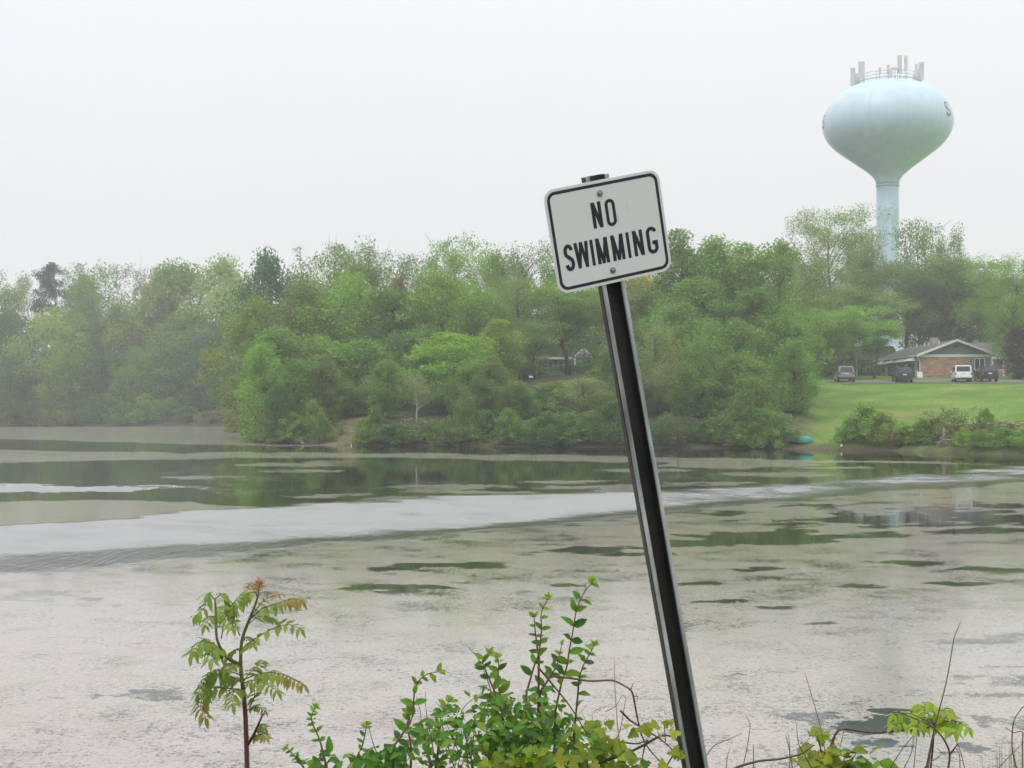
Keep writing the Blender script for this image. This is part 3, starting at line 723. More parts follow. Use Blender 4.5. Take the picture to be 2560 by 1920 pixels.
# growth on the bank of the point
for i, (px, tp, w, D, c, kd) in enumerate([(640, 1040, 70, 127, 'mid', 'shrub'), (668, 1045, 80, 120, 'olive', 'thin_shrub'), (700, 1030, 90, 120, 'rust', 'thin_shrub'), (735, 1030, 90, 121, 'mid', 'shrub'), (785, 1020, 90, 122, 'olive', 'shrub'),
        (800, 1050, 60, 117.5, 'mid', 'shrub'), (940, 1030, 90, 118, 'mid', 'shrub'), (905, 1090, 50, 116, 'fresh', 'shrub'), (990, 1050, 110, 117, 'deep', 'shrub'), (1060, 1045, 90, 117.5, 'pale', 'thin_shrub'), (1110, 1060, 80, 116.5, 'mid', 'shrub'),
        (1165, 1005, 130, 118, 'mid', 'shrub'), (1215, 1045, 110, 116.5, 'blue', 'shrub'), (1270, 1030, 110, 118, 'mid', 'shrub'), (1320, 1050, 110, 116, 'mid', 'shrub'), (1370, 1020, 120, 118, 'deep', 'shrub'), (1420, 1040, 130, 116.5, 'mid', 'shrub'),
        (1470, 1030, 120, 116, 'olive', 'shrub'), (1530, 1025, 130, 117, 'deep', 'shrub'), (1600, 1060, 110, 113.5, 'mid', 'shrub'), (1660, 1040, 110, 116, 'deep', 'thin_shrub'), (1790, 1050, 130, 112.5, 'mid', 'shrub'), (1720, 1060, 120, 114, 'deep', 'thin_shrub'),
        (1850, 1055, 100, 110, 'lime', 'shrub'), (645, 1070, 70, 0, 'olive', 'shrub'), (690, 1075, 80, 0, 'mid', 'thin_shrub'), (725, 1060, 90, 0, 'olive', 'shrub'), (765, 1068, 80, 0, 'deep', 'thin_shrub'), (818, 1078, 50, 0, 'mid', 'shrub'), (852, 1068, 45, 0, 'olive', 'thin_shrub'), (905, 1058, 60, 0, 'mid', 'thin_shrub'), (930, 1075, 80, 0, 'fresh', 'shrub'), (965, 1062, 90, 0, 'deep', 'shrub'), (1030, 1078, 90, 0, 'mid', 'thin_shrub'), (1085, 1080, 80, 0, 'deep', 'shrub'), (1140, 1070, 90, 0, 'olive', 'thin_shrub'), (1190, 1066, 100, 0, 'mid', 'shrub'), (1245, 1072, 90, 0, 'deep', 'shrub'), (1295, 1080, 90, 0, 'mid', 'thin_shrub'), (1345, 1068, 90, 0, 'fresh', 'shrub'), (1395, 1078, 90, 0, 'deep', 'thin_shrub'), (1445, 1070, 100, 0, 'mid', 'shrub'), (1500, 1076, 90, 0, 'deep', 'shrub'), (1560, 1072, 100, 0, 'mid', 'thin_shrub'), (1640, 1082, 90, 0, 'deep', 'shrub'), (1695, 1084, 90, 0, 'brown', 'thin_shrub'), (1755, 1076, 90, 0, 'deep', 'shrub'), (1820, 1078, 90, 0, 'mid', 'shrub'), (1890, 1066, 90, 0, 'mid', 'shrub'), (1905, 1010, 130, 112, 'mid', 'shrub'), (1925, 1020, 100, 110, 'mid', 'shrub'), (1880, 970, 150, 118, 'mid', 'shrub')]):
    if c == 'lime': lb = 'bright lime green shrub at the water right of the post'
    elif kd == 'shrub': lb = 'leafy green shrub on the bank below the wood'
    else: lb = 'thin straggly shrub on the bank below the wood'
    tp += trng.uniform(-24, 12); w *= trng.uniform(0.7, 1.4)
    D = CAM_H * FPX / (float(np.interp(px, [628, 650, 700, 900, 1150, 1450, 1750, 1990, 2100], [1098, 1107, 1111, 1114, 1116, 1119, 1120, 1123, 1124.5])) - 1022) + 0.5 + (i * 7 % 5) * 0.7
    tree_px('shrub', kd, px, tp, w, D, c, lb, 'shrub', 'shrubs on the bank of the point')

for (nm, kd, px, tp, w, D, c, lab) in [
    ('locust_tree', 'locust', 2072, 522, 262, 196, 'olive', 'big olive feathery tree left of the water tower stem'), ('tree', 'high', 2155, 600, 120, 204, 'olive', 'feathery tree crossing the foot of the tower stem'),
    ('tree', 'locust', 2040, 640, 230, 190, 'olive', None), ('tree', 'airy', 2300, 555, 160, 212, 'mid', 'upright leafy tree right of the water tower stem'), ('tree', 'airy', 2375, 585, 100, 214, 'mid', 'spiky topped tree rightmost against the sky'),
    ('tree', 'high', 2275, 655, 250, 205, 'olive', None), ('tree', 'high', 2390, 645, 260, 206, 'mid', None), ('tree', 'broad', 2470, 690, 200, 210, 'mid', None), ('tree', 'high', 2340, 690, 220, 216, 'deep', None),
    ('tree', 'high', 2130, 720, 260, 186, 'olive', None), ('tree', 'broad', 2060, 790, 190, 176, 'mid', None), ('tree', 'broad', 2350, 760, 130, 232, 'deep', None), ('tree', 'broad', 2430, 740, 230, 220, 'deep', None),
    ('tree', 'locust', 2535, 640, 230, 172, 'fresh', 'bright green tree at the right edge of the photo'), ('tree', 'broad', 2610, 640, 230, 176, 'fresh', 'green tree half cut off by the right edge'),
    ('tree', 'high', 2095, 770, 230, 168, 'fresh', 'low branched tree hanging over the leftmost parked car'), ('tree', 'high', 2185, 800, 150, 172, 'mid', 'small tree in front of the dark roofed house'), ('purple_maple', 'round', 2548, 820, 110, 166, 'purple', 'dark purple leaved tree right of the brick house'), ('tree', 'broad', 2580, 720, 200, 215, 'mid', None),
]:
    tree_px(nm, kd, px, tp, w, D, c, lab or 'leafy tree in the row behind the brick house', group=RB)

# ------------------------------------------------------------------ more materials
M['brick'] = None
m, n, l, out = mat_new('brick_wall')
p = n.new('ShaderNodeBsdfPrincipled'); p.inputs['Roughness'].default_value = 0.9
t = n.new('ShaderNodeTexCoord'); mp = n.new('ShaderNodeMapping'); mp.inputs['Rotation'].default_value = (R(90), 0, 0)
bt = n.new('ShaderNodeTexBrick'); bt.inputs['Scale'].default_value = 1.0; bt.inputs['Brick Width'].default_value = 0.42; bt.inputs['Row Height'].default_value = 0.13
bt.inputs['Mortar Size'].default_value = 0.012; bt.inputs['Color1'].default_value = (0.33, 0.13, 0.085, 1); bt.inputs['Color2'].default_value = (0.50, 0.27, 0.18, 1); bt.inputs['Mortar'].default_value = (0.38, 0.33, 0.29, 1)
no = n.new('ShaderNodeTexNoise'); no.inputs['Scale'].default_value = 1.5; no.inputs['Detail'].default_value = 5
mp2 = n.new('ShaderNodeMapping'); mp2.inputs['Scale'].default_value = (0.7, 0.7, 4.5)
mx = n.new('ShaderNodeMix'); mx.data_type = 'RGBA'; mx.inputs['B'].default_value = (0.56, 0.36, 0.26, 1)
rr = n.new('ShaderNodeMapRange'); rr.inputs['From Min'].default_value = 0.5; rr.inputs['From Max'].default_value = 0.62; rr.inputs['To Max'].default_value = 0.75
l(t.outputs['Object'], mp.inputs[0]); l(mp.outputs[0], bt.inputs['Vector']); l(t.outputs['Object'], mp2.inputs[0]); l(mp2.outputs[0], no.inputs['Vector']); l(no.outputs['Fac'], rr.inputs['Value']); l(rr.outputs[0], mx.inputs['Factor'])
l(bt.outputs['Color'], mx.inputs['A']); l(mx.outputs['Result'], p.inputs['Base Color']); l(p.outputs[0], out.inputs['Surface'])
M['brick'] = m
M['shingle'] = simple('shingles', (0.115, 0.11, 0.108), 0.95, var=0.3, scale=3, stretch=(1, 1, 1))
M['shingle_dark'] = simple('dark_shingles', (0.07, 0.068, 0.07), 0.95, var=0.3, scale=3)
M['siding'] = simple('blue_grey_siding', (0.13, 0.155, 0.215), 0.7, var=0.1, scale=2, stretch=(0.2, 0.2, 9))
M['siding_teal'] = simple('slate_blue_panel', (0.15, 0.215, 0.26), 0.7, var=0.1, scale=2)
M['siding_grey'] = simple('grey_siding', (0.30, 0.31, 0.32), 0.75, var=0.12, scale=2, stretch=(0.2, 0.2, 9))
M['trim'] = simple('white_trim', (0.78, 0.78, 0.77), 0.55, var=0.05, scale=3)
M['awning'] = simple('pale_awning', (0.60, 0.61, 0.60), 0.6, var=0.08, scale=3)
M['glass'] = simple('dark_glass', (0.03, 0.035, 0.04), 0.06, var=0.1, scale=1)
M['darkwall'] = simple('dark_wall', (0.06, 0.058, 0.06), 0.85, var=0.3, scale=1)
M['asphalt'] = simple('asphalt', (0.095, 0.093, 0.09), 0.9, var=0.25, scale=4)
M['concrete'] = simple('concrete', (0.36, 0.34, 0.31), 0.9, var=0.15, scale=3)
M['tower'] = simple('tower_paint', (0.47, 0.62, 0.70), 0.32, var=0.07, scale=0.6, stretch=(1.4, 1.4, 0.10))
M['tower_dark'] = simple('tower_lettering', (0.07, 0.10, 0.13), 0.5, var=0.1)
M['antenna'] = simple('antenna_grey', (0.54, 0.54, 0.54), 0.6, var=0.1, scale=1)
M['steel'] = simple('galvanised_rail', (0.36, 0.44, 0.48), 0.5, var=0.15, scale=1)
M['tyre'] = simple('tyre_rubber', (0.018, 0.018, 0.019), 0.85, var=0.2, scale=6)
M['rim'] = simple('wheel_rim', (0.42, 0.43, 0.44), 0.35, metal=0.6, var=0.1)
M['plastic'] = simple('black_plastic', (0.03, 0.03, 0.032), 0.6, var=0.15)
M['lamp_red'] = simple('red_lens', (0.42, 0.022, 0.018), 0.2, var=0.15)
M['plate'] = simple('number_plate', (0.62, 0.66, 0.70), 0.5, var=0.05)
M['turquoise'] = simple('turquoise_plastic', (0.045, 0.27, 0.235), 0.45, var=0.2, scale=2)
M['white'] = simple('white_plastic', (0.8, 0.8, 0.8), 0.5, var=0.05)

# ------------------------------------------------------------------ road, kerb and walk on top of the rise
def drape(name, xs, ys, dz, mat):
    X, Y = np.meshgrid(xs, ys); Z = terrain(X, Y) + dz
    i_ = np.arange(X.size).reshape(X.shape)
    F_ = np.stack([i_[:-1, :-1], i_[:-1, 1:], i_[1:, 1:], i_[1:, :-1]], -1).reshape(-1, 4)
    return tag(link(name, np_mesh(name, np.column_stack([X.ravel(), Y.ravel(), Z.ravel()]), F_, mat, smooth=True)), kind='structure')
rx = np.arange(34.0, 118.1, 1.0)
drape('road', rx, np.arange(144.5, 152.6, 1.0), 0.05, M['asphalt'])
kz = lambda x: gz(x, 152.8)
kb = MB()
for a_, b_ in zip(rx[:-1:4], rx[4::4]):
    za, zb = kz(a_), kz(b_)
    kb.add([(a_, 152.6, za - .1), (b_, 152.6, zb - .1), (b_, 152.6, zb + .17), (a_, 152.6, za + .17), (a_, 152.85, za - .1), (b_, 152.85, zb - .1), (b_, 152.85, zb + .17), (a_, 152.85, za + .17)],
           [(0, 1, 2, 3), (3, 2, 6, 7), (7, 6, 5, 4)])
tag(kb.build('kerb', M['concrete']), kind='structure')
drape('driveway', np.arange(62.5, 90.1, 1.5), np.arange(172, 177.1, 1.0), 0.05, M['asphalt'])

# ------------------------------------------------------------------ water tower
TD = 244.0
TPX = FPX / TD
tb = at(2221, 900, TD); TX = tb.x
tg = gz(TX, TD)
def tz(y): return CAM_H + (1022 - y) / TPX
def zy(y): return tz(120 + y / 4.609)
tower = empty('water_tower', (TX, TD, tg), -math.atan2(TX, TD))
tag(tower, 'pale blue water tower with a bulbous tank on a single stem above the trees', 'water tower')
pr_ = [(0, zy(385)), (150, zy(388)), (300, zy(402)), (410, zy(436)), (490, zy(470)), (560, zy(520)), (625, zy(590)), (680, zy(665)), (718, zy(745)), (737, zy(830)), (735, zy(900)), (718, zy(965)), (690, zy(1025)), (655, zy(1075)), (605, zy(1130)), (545, zy(1180)), (460, zy(1243)), (375, zy(1305)), (290, zy(1368)), (225, zy(1418)), (178, zy(1462)), (150, zy(1500)), (135, zy(1535)), (127, zy(1570))]
pu = 4.609 * TPX
prof_t = [(r / pu, z - tg) for r, z in pr_][::-1]
tank = MB().lathe(prof_t, 96).build('tank', M['tower'], tower, smooth=True)
r_s = 127 / pu
zb_ = tz(818) - tg
stem = MB().lathe([(r_s, zb_)] + [(r_s - 0.003, zb_ + (prof_t[0][1] - 0.01 - zb_) * k / 4) for k in range(1, 5)], 64).build('stem', M['tower'], tower, smooth=True)
MB().lathe([(5.4, -1.5), (5.1, 1.0), (4.3, 3.2), (3.3, 5.3), (2.5, 7.2), (2.05, 9.0), (r_s + 0.004, zb_ + 0.02)], 64).build('bell_base', M['tower'], tower, smooth=True)
MB().lathe([(r_s + 0.05, zy(1590) - tg), (r_s + 0.16, zy(1588) - tg), (r_s + 0.16, zy(1578) - tg), (r_s + 0.05, zy(1576) - tg)], 64).build('collar', M['tower'], tower)
# platform rail on the crown
zr = zy(408) - tg; rr_ = 372 / pu
for j, (dz, w_) in enumerate([(0.15, 0.09), (0.7, 0.05), (1.25, 0.05)]):
    ring = MB(); ring.tube([(rr_ * math.cos(a), rr_ * math.sin(a), zr + dz) for a in np.linspace(0, 2 * math.pi, 49)], [w_] * 49, 5, cap=False); ring.build('rail', M['steel'], tower)
for k in range(20):
    a = 2 * math.pi * k / 20
    MB().bar((rr_ * math.cos(a), rr_ * math.sin(a), zr - 0.35), (rr_ * math.cos(a), rr_ * math.sin(a), zr + 1.28), 0.045, 5).build('rail_post', M['steel'], tower)
for i, (x0, x1, y0, y1, side) in enumerate([(617, 655, 205, 425, -1), (655, 686, 225, 345, 1), (712, 760, 185, 375, -1), (688, 706, 265, 370, 1), (912, 955, 265, 352, 1), (1045, 1073, 157, 300, 1), (1073, 1136, 300, 332, -1), (1140, 1175, 163, 360, -1), (1188, 1210, 255, 340, 1),
                                   (1212, 1238, 165, 340, -1), (1315, 1345, 260, 395, 1), (1346, 1374, 205, 385, 1), (1378, 1417, 190, 400, -1), (1022, 1042, 270, 360, -1), (636, 652, 260, 400, 1), (670, 690, 300, 380, -1), (740, 762, 250, 360, 1), (1100, 1118, 240, 320, 1), (1155, 1172, 230, 330, 1), (1222, 1240, 250, 345, 1), (1330, 1350, 240, 385, -1), (1362, 1384, 260, 395, 1), (930, 948, 290, 360, -1)]):
    xc = ((x0 + x1) / 2 - 1018) / pu; hw = (x1 - x0) / 2 / pu * 1.45
    yy = side * math.sqrt(max(0.05, (rr_ + 0.25) ** 2 - xc * xc)) if abs(xc) < rr_ + 0.2 else 0.1 * side
    an_ = MB().box(xc - hw, xc + hw, yy - 0.12, yy + 0.12, zy(y1) - tg, zy(y0) - tg).build('antenna_panel', M['antenna'], tower, bevel=0.05)
    MB().bar((xc, yy + 0.2, zr - 0.3), (xc, yy + 0.2, zy(y0) - tg - 0.25), 0.05, 5).build('mounting_pole', M['steel'], an_)
for x_, y0 in ((932, 205), (992, 262), (975, 300)):
    MB().bar(((x_ - 1018) / pu, 1.5, zr - 0.2), ((x_ - 1018) / pu, 1.5, zy(y0) - tg), 0.05, 5, 0.03).build('mast', M['steel'], tower)

# ---- stroke letters, used on the tower and on the sign
def arc(cx_, cz_, rx_, rz_, a0, a1, n_=14):
    return [(cx_ + rx_ * math.cos(R(a0 + (a1 - a0) * k / n_)), cz_ + rz_ * math.sin(R(a0 + (a1 - a0) * k / n_))) for k in range(n_ + 1)]
def letter(ch, w, h, s):
    """strokes (centre lines) of a condensed capital in a w x h box centred on 0; returns polygons of quads"""
    x0, x1, z0, z1 = -w / 2 + s / 2, w / 2 - s / 2, -h / 2, h / 2
    e = s / 2
    if ch == 'I': return [[(0, z0), (0, z1)]]
    if ch == 'T': return [[(0, z0), (0, z1)], [(-w / 2, z1 - e), (w / 2, z1 - e)]]
    if ch == 'O': return [arc(0, z1 - e - x1, x1, x1, 0, 180) + arc(0, z0 + e + x1, x1, x1, 180, 360) + [(x1, z1 - e - x1)]]
    if ch == 'S':
        r1 = (h - s) / 4
        return [arc(0, z1 - e - r1, x1, r1, 12, 180)[:-1] + [(-x1, z1 - e - r1)] + [(-x1 * 0.82, z1 - e - 1.55 * r1), (0, 0.0), (x1 * 0.82, z0 + e + 1.55 * r1)] + [(x1, z0 + e + r1)] + arc(0, z0 + e + r1, x1, r1, 0, -168)[1:]]
    if ch == 'G':
        return [arc(0, z1 - e - x1, x1, x1, 8, 180) + arc(0, z0 + e + x1, x1, x1, 180, 360) + [(x1, -h * 0.02)], [(x1 + e, -h * 0.02 - e), (-x1 * 0.05, -h * 0.02 - e)]]
    return None
def solid(ch, w, h, s):
    """polygons for straight letters N M W, else strokes turned to quads"""
    z0, z1 = -h / 2, h / 2; a, b = -w / 2, w / 2
    if ch == 'N': return [[(a, z0), (a + s, z0), (a + s, z1), (a, z1)], [(b - s, z0), (b, z0), (b, z1), (b - s, z1)], [(a + 0.0 * s, z1), (a + s * 1.05, z1), (b, z0), (b - s * 1.05, z0)]]
    if ch == 'M': return [[(a, z0), (a + s, z0), (a + s, z1), (a, z1)], [(b - s, z0), (b, z0), (b, z1), (b - s, z1)], [(a, z1), (a + s * 1.05, z1), (s * 0.42, z0), (-s * 0.42, z0)], [(b - s * 1.05, z1), (b, z1), (s * 0.42, z0), (-s * 0.42, z0)]]
    if ch == 'W':
        q = w * 0.26
        return [[(a, z1), (a + s, z1), (-q + s * .45, z0), (-q - s * .45, z0)], [(-s * .45, z1), (s * .45, z1), (-q + s * .45, z0), (-q - s * .45, z0)], [(-s * .45, z1), (s * .45, z1), (q + s * .45, z0), (q - s * .45, z0)], [(b - s, z1), (b, z1), (q + s * .45, z0), (q - s * .45, z0)]]
    out_ = []
    for st in letter(ch, w, h, s):
        pts = [Vector(q) for q in st]
        L_, R_ = [], []
        for i, q in enumerate(pts):
            t_ = pts[min(i + 1, len(pts) - 1)] - pts[max(i - 1, 0)]
            if i == len(pts) - 1 and (pts[0] - q).length < 1e-6: t_ = pts[1] - pts[-2]
            if i == 0 and (pts[-1] - q).length < 1e-6: t_ = pts[1] - pts[-2]
            t_.normalize(); nn = Vector((-t_.y, t_.x)) * (s / 2)
            L_.append(q + nn); R_.append(q - nn)
        for i in range(len(pts) - 1): out_.append([tuple(L_[i]), tuple(R_[i]), tuple(R_[i+1]), tuple(L_[i+1])])
    return out_
def letter_mb(ch, w, h, s, place):
    mb = MB()
    for k, poly in enumerate(solid(ch, w, h, s)):
        mb.add([place(x, z, k) for x, z in poly], [tuple(range(len(poly)))])
    return mb
def tank_r(z):
    zs_ = [q[1] for q in prof_t]; return float(np.interp(z, zs_, [q[0] for q in prof_t]))
for ch, xz, yz0, yz1, w_ in [('S', 1672, 705, 872, 1.75), ('T', 1735, 720, 885, 1.75), ('S', 302, 752, 915, 1.75)]:
    zc = (zy(yz0) + zy(yz1)) / 2 - tg; hh = zy(yz0) - zy(yz1)
    s0 = max(-0.995, min(0.995, (xz - 1018) / pu / tank_r(zc)))
    az = math.asin(s0)
    def place(x, z, k, az=az, zc=zc):
        r = tank_r(zc + z) + 0.012 + 0.003 * k; a = az + x / tank_r(zc)
        return (r * math.sin(a), -r * math.cos(a), zc + z)
    letter_mb(ch, w_, hh, 0.28, place).build('letter', M['tower_dark'], tower)

# ------------------------------------------------------------------ houses
HG = gz(57, 179) - 0.05
house = empty('brick_house', (52.0, 179.0, HG))
tag(house, 'low brick house with blue gable end and white trim above the lawn', 'house')
HW, HL, EH, RH = 9.05, 21.0, 2.62, 4.72        # width, length, eave and ridge height
MB().box(0, 6.3, 0, 0.25, 0, EH).build('brick_gable_wall', M['brick'], house)
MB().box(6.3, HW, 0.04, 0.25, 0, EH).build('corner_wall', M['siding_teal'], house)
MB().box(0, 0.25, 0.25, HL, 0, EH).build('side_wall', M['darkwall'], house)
MB().box(HW - 0.25, HW, 0.25, HL, 0, EH).build('side_wall', M['siding_teal'], house)
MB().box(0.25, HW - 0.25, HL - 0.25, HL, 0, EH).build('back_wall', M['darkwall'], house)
gb = MB(); gb.prism([(0.15, EH + 0.32), (HW - 0.15, EH + 0.32), (HW / 2, RH - 0.12)], 0.02, 0.22); gb.build('gable', M['siding'], house)
MB().box(-0.1, HW + 0.1, -0.06, 0.2, EH + 0.002, EH + 0.34).build('fascia_board', M['trim'], house)
rf = MB()
ov = 0.55
for sgn, xe in ((-1, -ov), (1, HW + ov)):
    xm = HW / 2
    zE = EH + 0.16; 
    rf.add([(xe, -0.5, zE), (xm, -0.5, RH), (xm, HL + 0.4, RH), (xe, HL + 0.4, zE), (xe, -0.5, zE + 0.14), (xm, -0.5, RH + 0.14), (xm, HL + 0.4, RH + 0.14), (xe, HL + 0.4, zE + 0.14)],
           [(0, 1, 2, 3), (4, 7, 6, 5), (0, 4, 5, 1), (3, 2, 6, 7), (0, 3, 7, 4)])
roof = rf.build('roof', M['shingle'], house)
for sgn, xe in ((-1, -ov - 0.03), (1, HW + ov + 0.03)):
    xm = HW / 2; zE = EH + 0.12
    MB().add([(xe, -0.56, zE - 0.10), (xm, -0.56, RH - 0.10), (xm, -0.56, RH + 0.19), (xe, -0.56, zE + 0.22), (xe, -0.505, zE - 0.10), (xm, -0.505, RH - 0.10), (xm, -0.505, RH + 0.19), (xe, -0.505, zE + 0.22)],
             [(0, 1, 2, 3), (7, 6, 5, 4), (3, 2, 6, 7), (0, 4, 5, 1), (0, 3, 7, 4)]).build('barge_board', M['trim'], roof)
MB().box(-ov - 0.10, -ov, -0.5, HL + 0.3, EH + 0.10, EH + 0.27).build('gutter', M['trim'], roof)
for q, (yv, h_) in enumerate([(3.0, 0.4), (7.5, 0.35), (9.5, 0.35), (13.0, 0.4)]):
    MB().bar((3.3, yv, RH - 0.75), (3.3, yv, RH - 0.2 + h_), 0.10, 8).build('vent_pipe', M['awning'], roof)
MB().box(5.0, 5.9, 12, 13, RH - 0.4, RH + 1.0).build('chimney', M['concrete'], roof)
MB().box(HW / 2 - 0.32, HW / 2 + 0.32, -0.02, 0.02, RH - 0.85, RH - 0.55).build('vent_louvre', M['darkwall'], house)
MB().tube([(-ov - 0.02, -0.42, EH + 0.1), (-0.25, -0.25, EH - 0.35), (-0.12, -0.1, EH - 0.7), (-0.12, -0.1, 0.05)], [0.07] * 4, 6).build('downspout', M['trim'], house)
w1 = MB()
for a_, b_ in ((6.8, 8.25),):
    fr = empty
wn1 = MB(); x0, x1, z0, z1 = 6.85, 8.2, 0.95, 2.5
for bx_ in ((x0, x0 + .1, z0, z1), (x1 - .1, x1, z0, z1), (x0 + .1, x1 - .1, z0, z0 + .1), (x0 + .1, x1 - .1, z1 - .1, z1), ((x0 + x1) / 2 - .05, (x0 + x1) / 2 + .05, z0 + .1, z1 - .1)):
    wn1.box(bx_[0], bx_[1], -0.03, 0.06, bx_[2], bx_[3])
wfr = wn1.build('window', M['trim'], house)
for a_, b_ in ((x0 + .1, (x0 + x1) / 2 - .05), ((x0 + x1) / 2 + .05, x1 - .1)):
    MB().box(a_, b_, 0.0, 0.03, z0 + .1, z1 - .1).build('pane', M['glass'], wfr)
MB().box(HW - 0.14, HW + 0.05, -0.03, 0.10, 0.02, EH).build('corner_post', M['trim'], house)
# pale awnings, doors and windows along the receding side
for k, yv in enumerate((1.2, 5.4, 10.2, 15.5)):
    MB().add([(-0.02, yv, EH + 0.28), (-0.02, yv + 2.6, EH + 0.28), (-1.35, yv + 2.9, EH - 0.45), (-1.35, yv - 0.3, EH - 0.45), (-0.02, yv - 0.3, EH - 0.45), (-0.02, yv + 2.9, EH - 0.45)],
             [(0, 1, 2, 3), (0, 3, 4), (1, 5, 2), (3, 2, 5, 4)]).build('awning', M['awning'], house)
    dw = MB().box(-0.06, 0.05, yv + 0.2, yv + 1.2, 0.05, 2.05).build('door', M['trim'], house)
    wf = MB().box(-0.05, 0.05, yv + 1.6, yv + 3.0, 0.9, 2.0).build('window', M['trim'], house)
    MB().box(-0.08, -0.052, yv + 1.7, yv + 2.9, 1.0, 1.9).build('pane', M['glass'], wf)

# the wing behind with a dark roof
wg = empty('dark_roofed_house', (42.5, 203.0, gz(46, 203)))
tag(wg, 'dark roofed low house half hidden behind the trees left of the brick house', 'house')
MB().box(0, 13, 0, 7, 0, 2.5).build('wall', M['darkwall'], wg)
rfw = MB(); rfw.add([(-.5, -.5, 2.45), (13.5, -.5, 2.45), (13.5, 3.5, 4.6), (-.5, 3.5, 4.6), (-.5, 7.5, 2.45), (13.5, 7.5, 2.45)], [(0, 1, 2, 3), (3, 2, 5, 4), (0, 3, 4), (1, 5, 2), (0, 4, 5, 1)]); rfw.build('roof', M['shingle_dark'], wg)
for x_ in (1.2, 4.2, 7.0): MB().box(x_, x_ + 0.14, -0.9, -0.76, 0, 2.45).build('porch_post', M['trim'], wg)
for x_ in (2.2, 5.2): 
    wf = MB().box(x_, x_ + 1.2, -0.06, 0.02, 0.9, 2.0).build('window', M['trim'], wg); MB().box(x_ + .1, x_ + 1.1, -0.09, -0.062, 1.0, 1.9).build('pane', M['glass'], wf)

# neighbour with a pale roof at the right
nb = empty('grey_roofed_house', (63.5, 190.0, gz(66, 190)))
tag(nb, 'grey roofed house with white porch rail right of the brick house', 'house')
MB().box(0, 6.0, 1.5, 9, 0, 2.6).build('wall', M['brick'], nb)
nr = MB(); nr.add([(-4, .6, 2.6), (6.4, .6, 2.6), (5.4, 5.2, 4.8), (-4, 5.2, 4.8), (-4, 9.6, 2.6), (6.4, 9.6, 2.6)], [(0, 1, 2, 3), (3, 2, 5, 4), (1, 5, 2), (0, 3, 4), (0, 4, 5, 1)]); nr.build('roof', M['shingle'], nb)
MB().box(-4, 6.45, 0.52, 0.6, 2.38, 2.62).build('fascia_board', M['trim'], nb)
for x_ in (0.1, 1.6, 3.1, 4.6): MB().box(x_, x_ + 0.16, 0.65, 0.81, 0, 2.4).build('porch_post', M['trim'], nb)
MB().box(0.26, 4.6, 0.68, 0.76, 0.8, 0.9).build('porch_rail', M['trim'], nb)

# the grey house seen through the wood
gh = empty('grey_house', (3.2, 166.0, gz(6, 166)))
tag(gh, 'grey house with white gable trim glimpsed through the wood left of the post', 'house')
MB().box(0, 6.3, 0, 9, 0, 2.6).build('wall', M['siding_grey'], gh)
g2 = MB(); g2.add([(-3.2, -.6, 2.5), (3.9, -.6, 2.5), (3.9, 3.5, 4.3), (-3.2, 3.5, 4.3), (-3.2, 9.5, 2.5), (3.9, 9.5, 2.5)], [(0, 1, 2, 3), (3, 2, 5, 4), (0, 3, 4), (1, 5, 2), (0, 4, 5, 1)]); g2.build('roof', M['shingle'], gh)
MB().box(-3.2, 3.9, -.68, -.6, 2.3, 2.52).build('fascia_board', M['trim'], gh)
gp = MB(); gp.prism([(3.95, 2.55), (6.45, 2.55), (5.2, 3.7)], -1.0, 3.0); pg_ = gp.build('porch_gable', M['trim'], gh)
MB().prism([(4.3, 2.7), (6.1, 2.7), (5.2, 3.45)], -1.06, -1.003).build('gable_panel', M['siding_grey'], pg_)
MB().box(4.0, 6.4, -0.9, -0.004, 0, 2.55).build('porch', M['siding_teal'], gh)
for x_ in (4.1, 6.1): MB().box(x_, x_ + .18, -1.0, -0.903, 0, 2.55).build('porch_post', M['trim'], gh)
for x_ in (0.3, 2.2):
    wf = MB().box(x_, x_ + 1.4, -0.06, 0.02, 0.8, 2.1).build('window', M['trim'], gh)
    for q in range(2): MB().box(x_ + .1 + .62 * q, x_ + .66 + .62 * q, -0.09, -0.062, .9, 2.0).build('pane', M['glass'], wf)

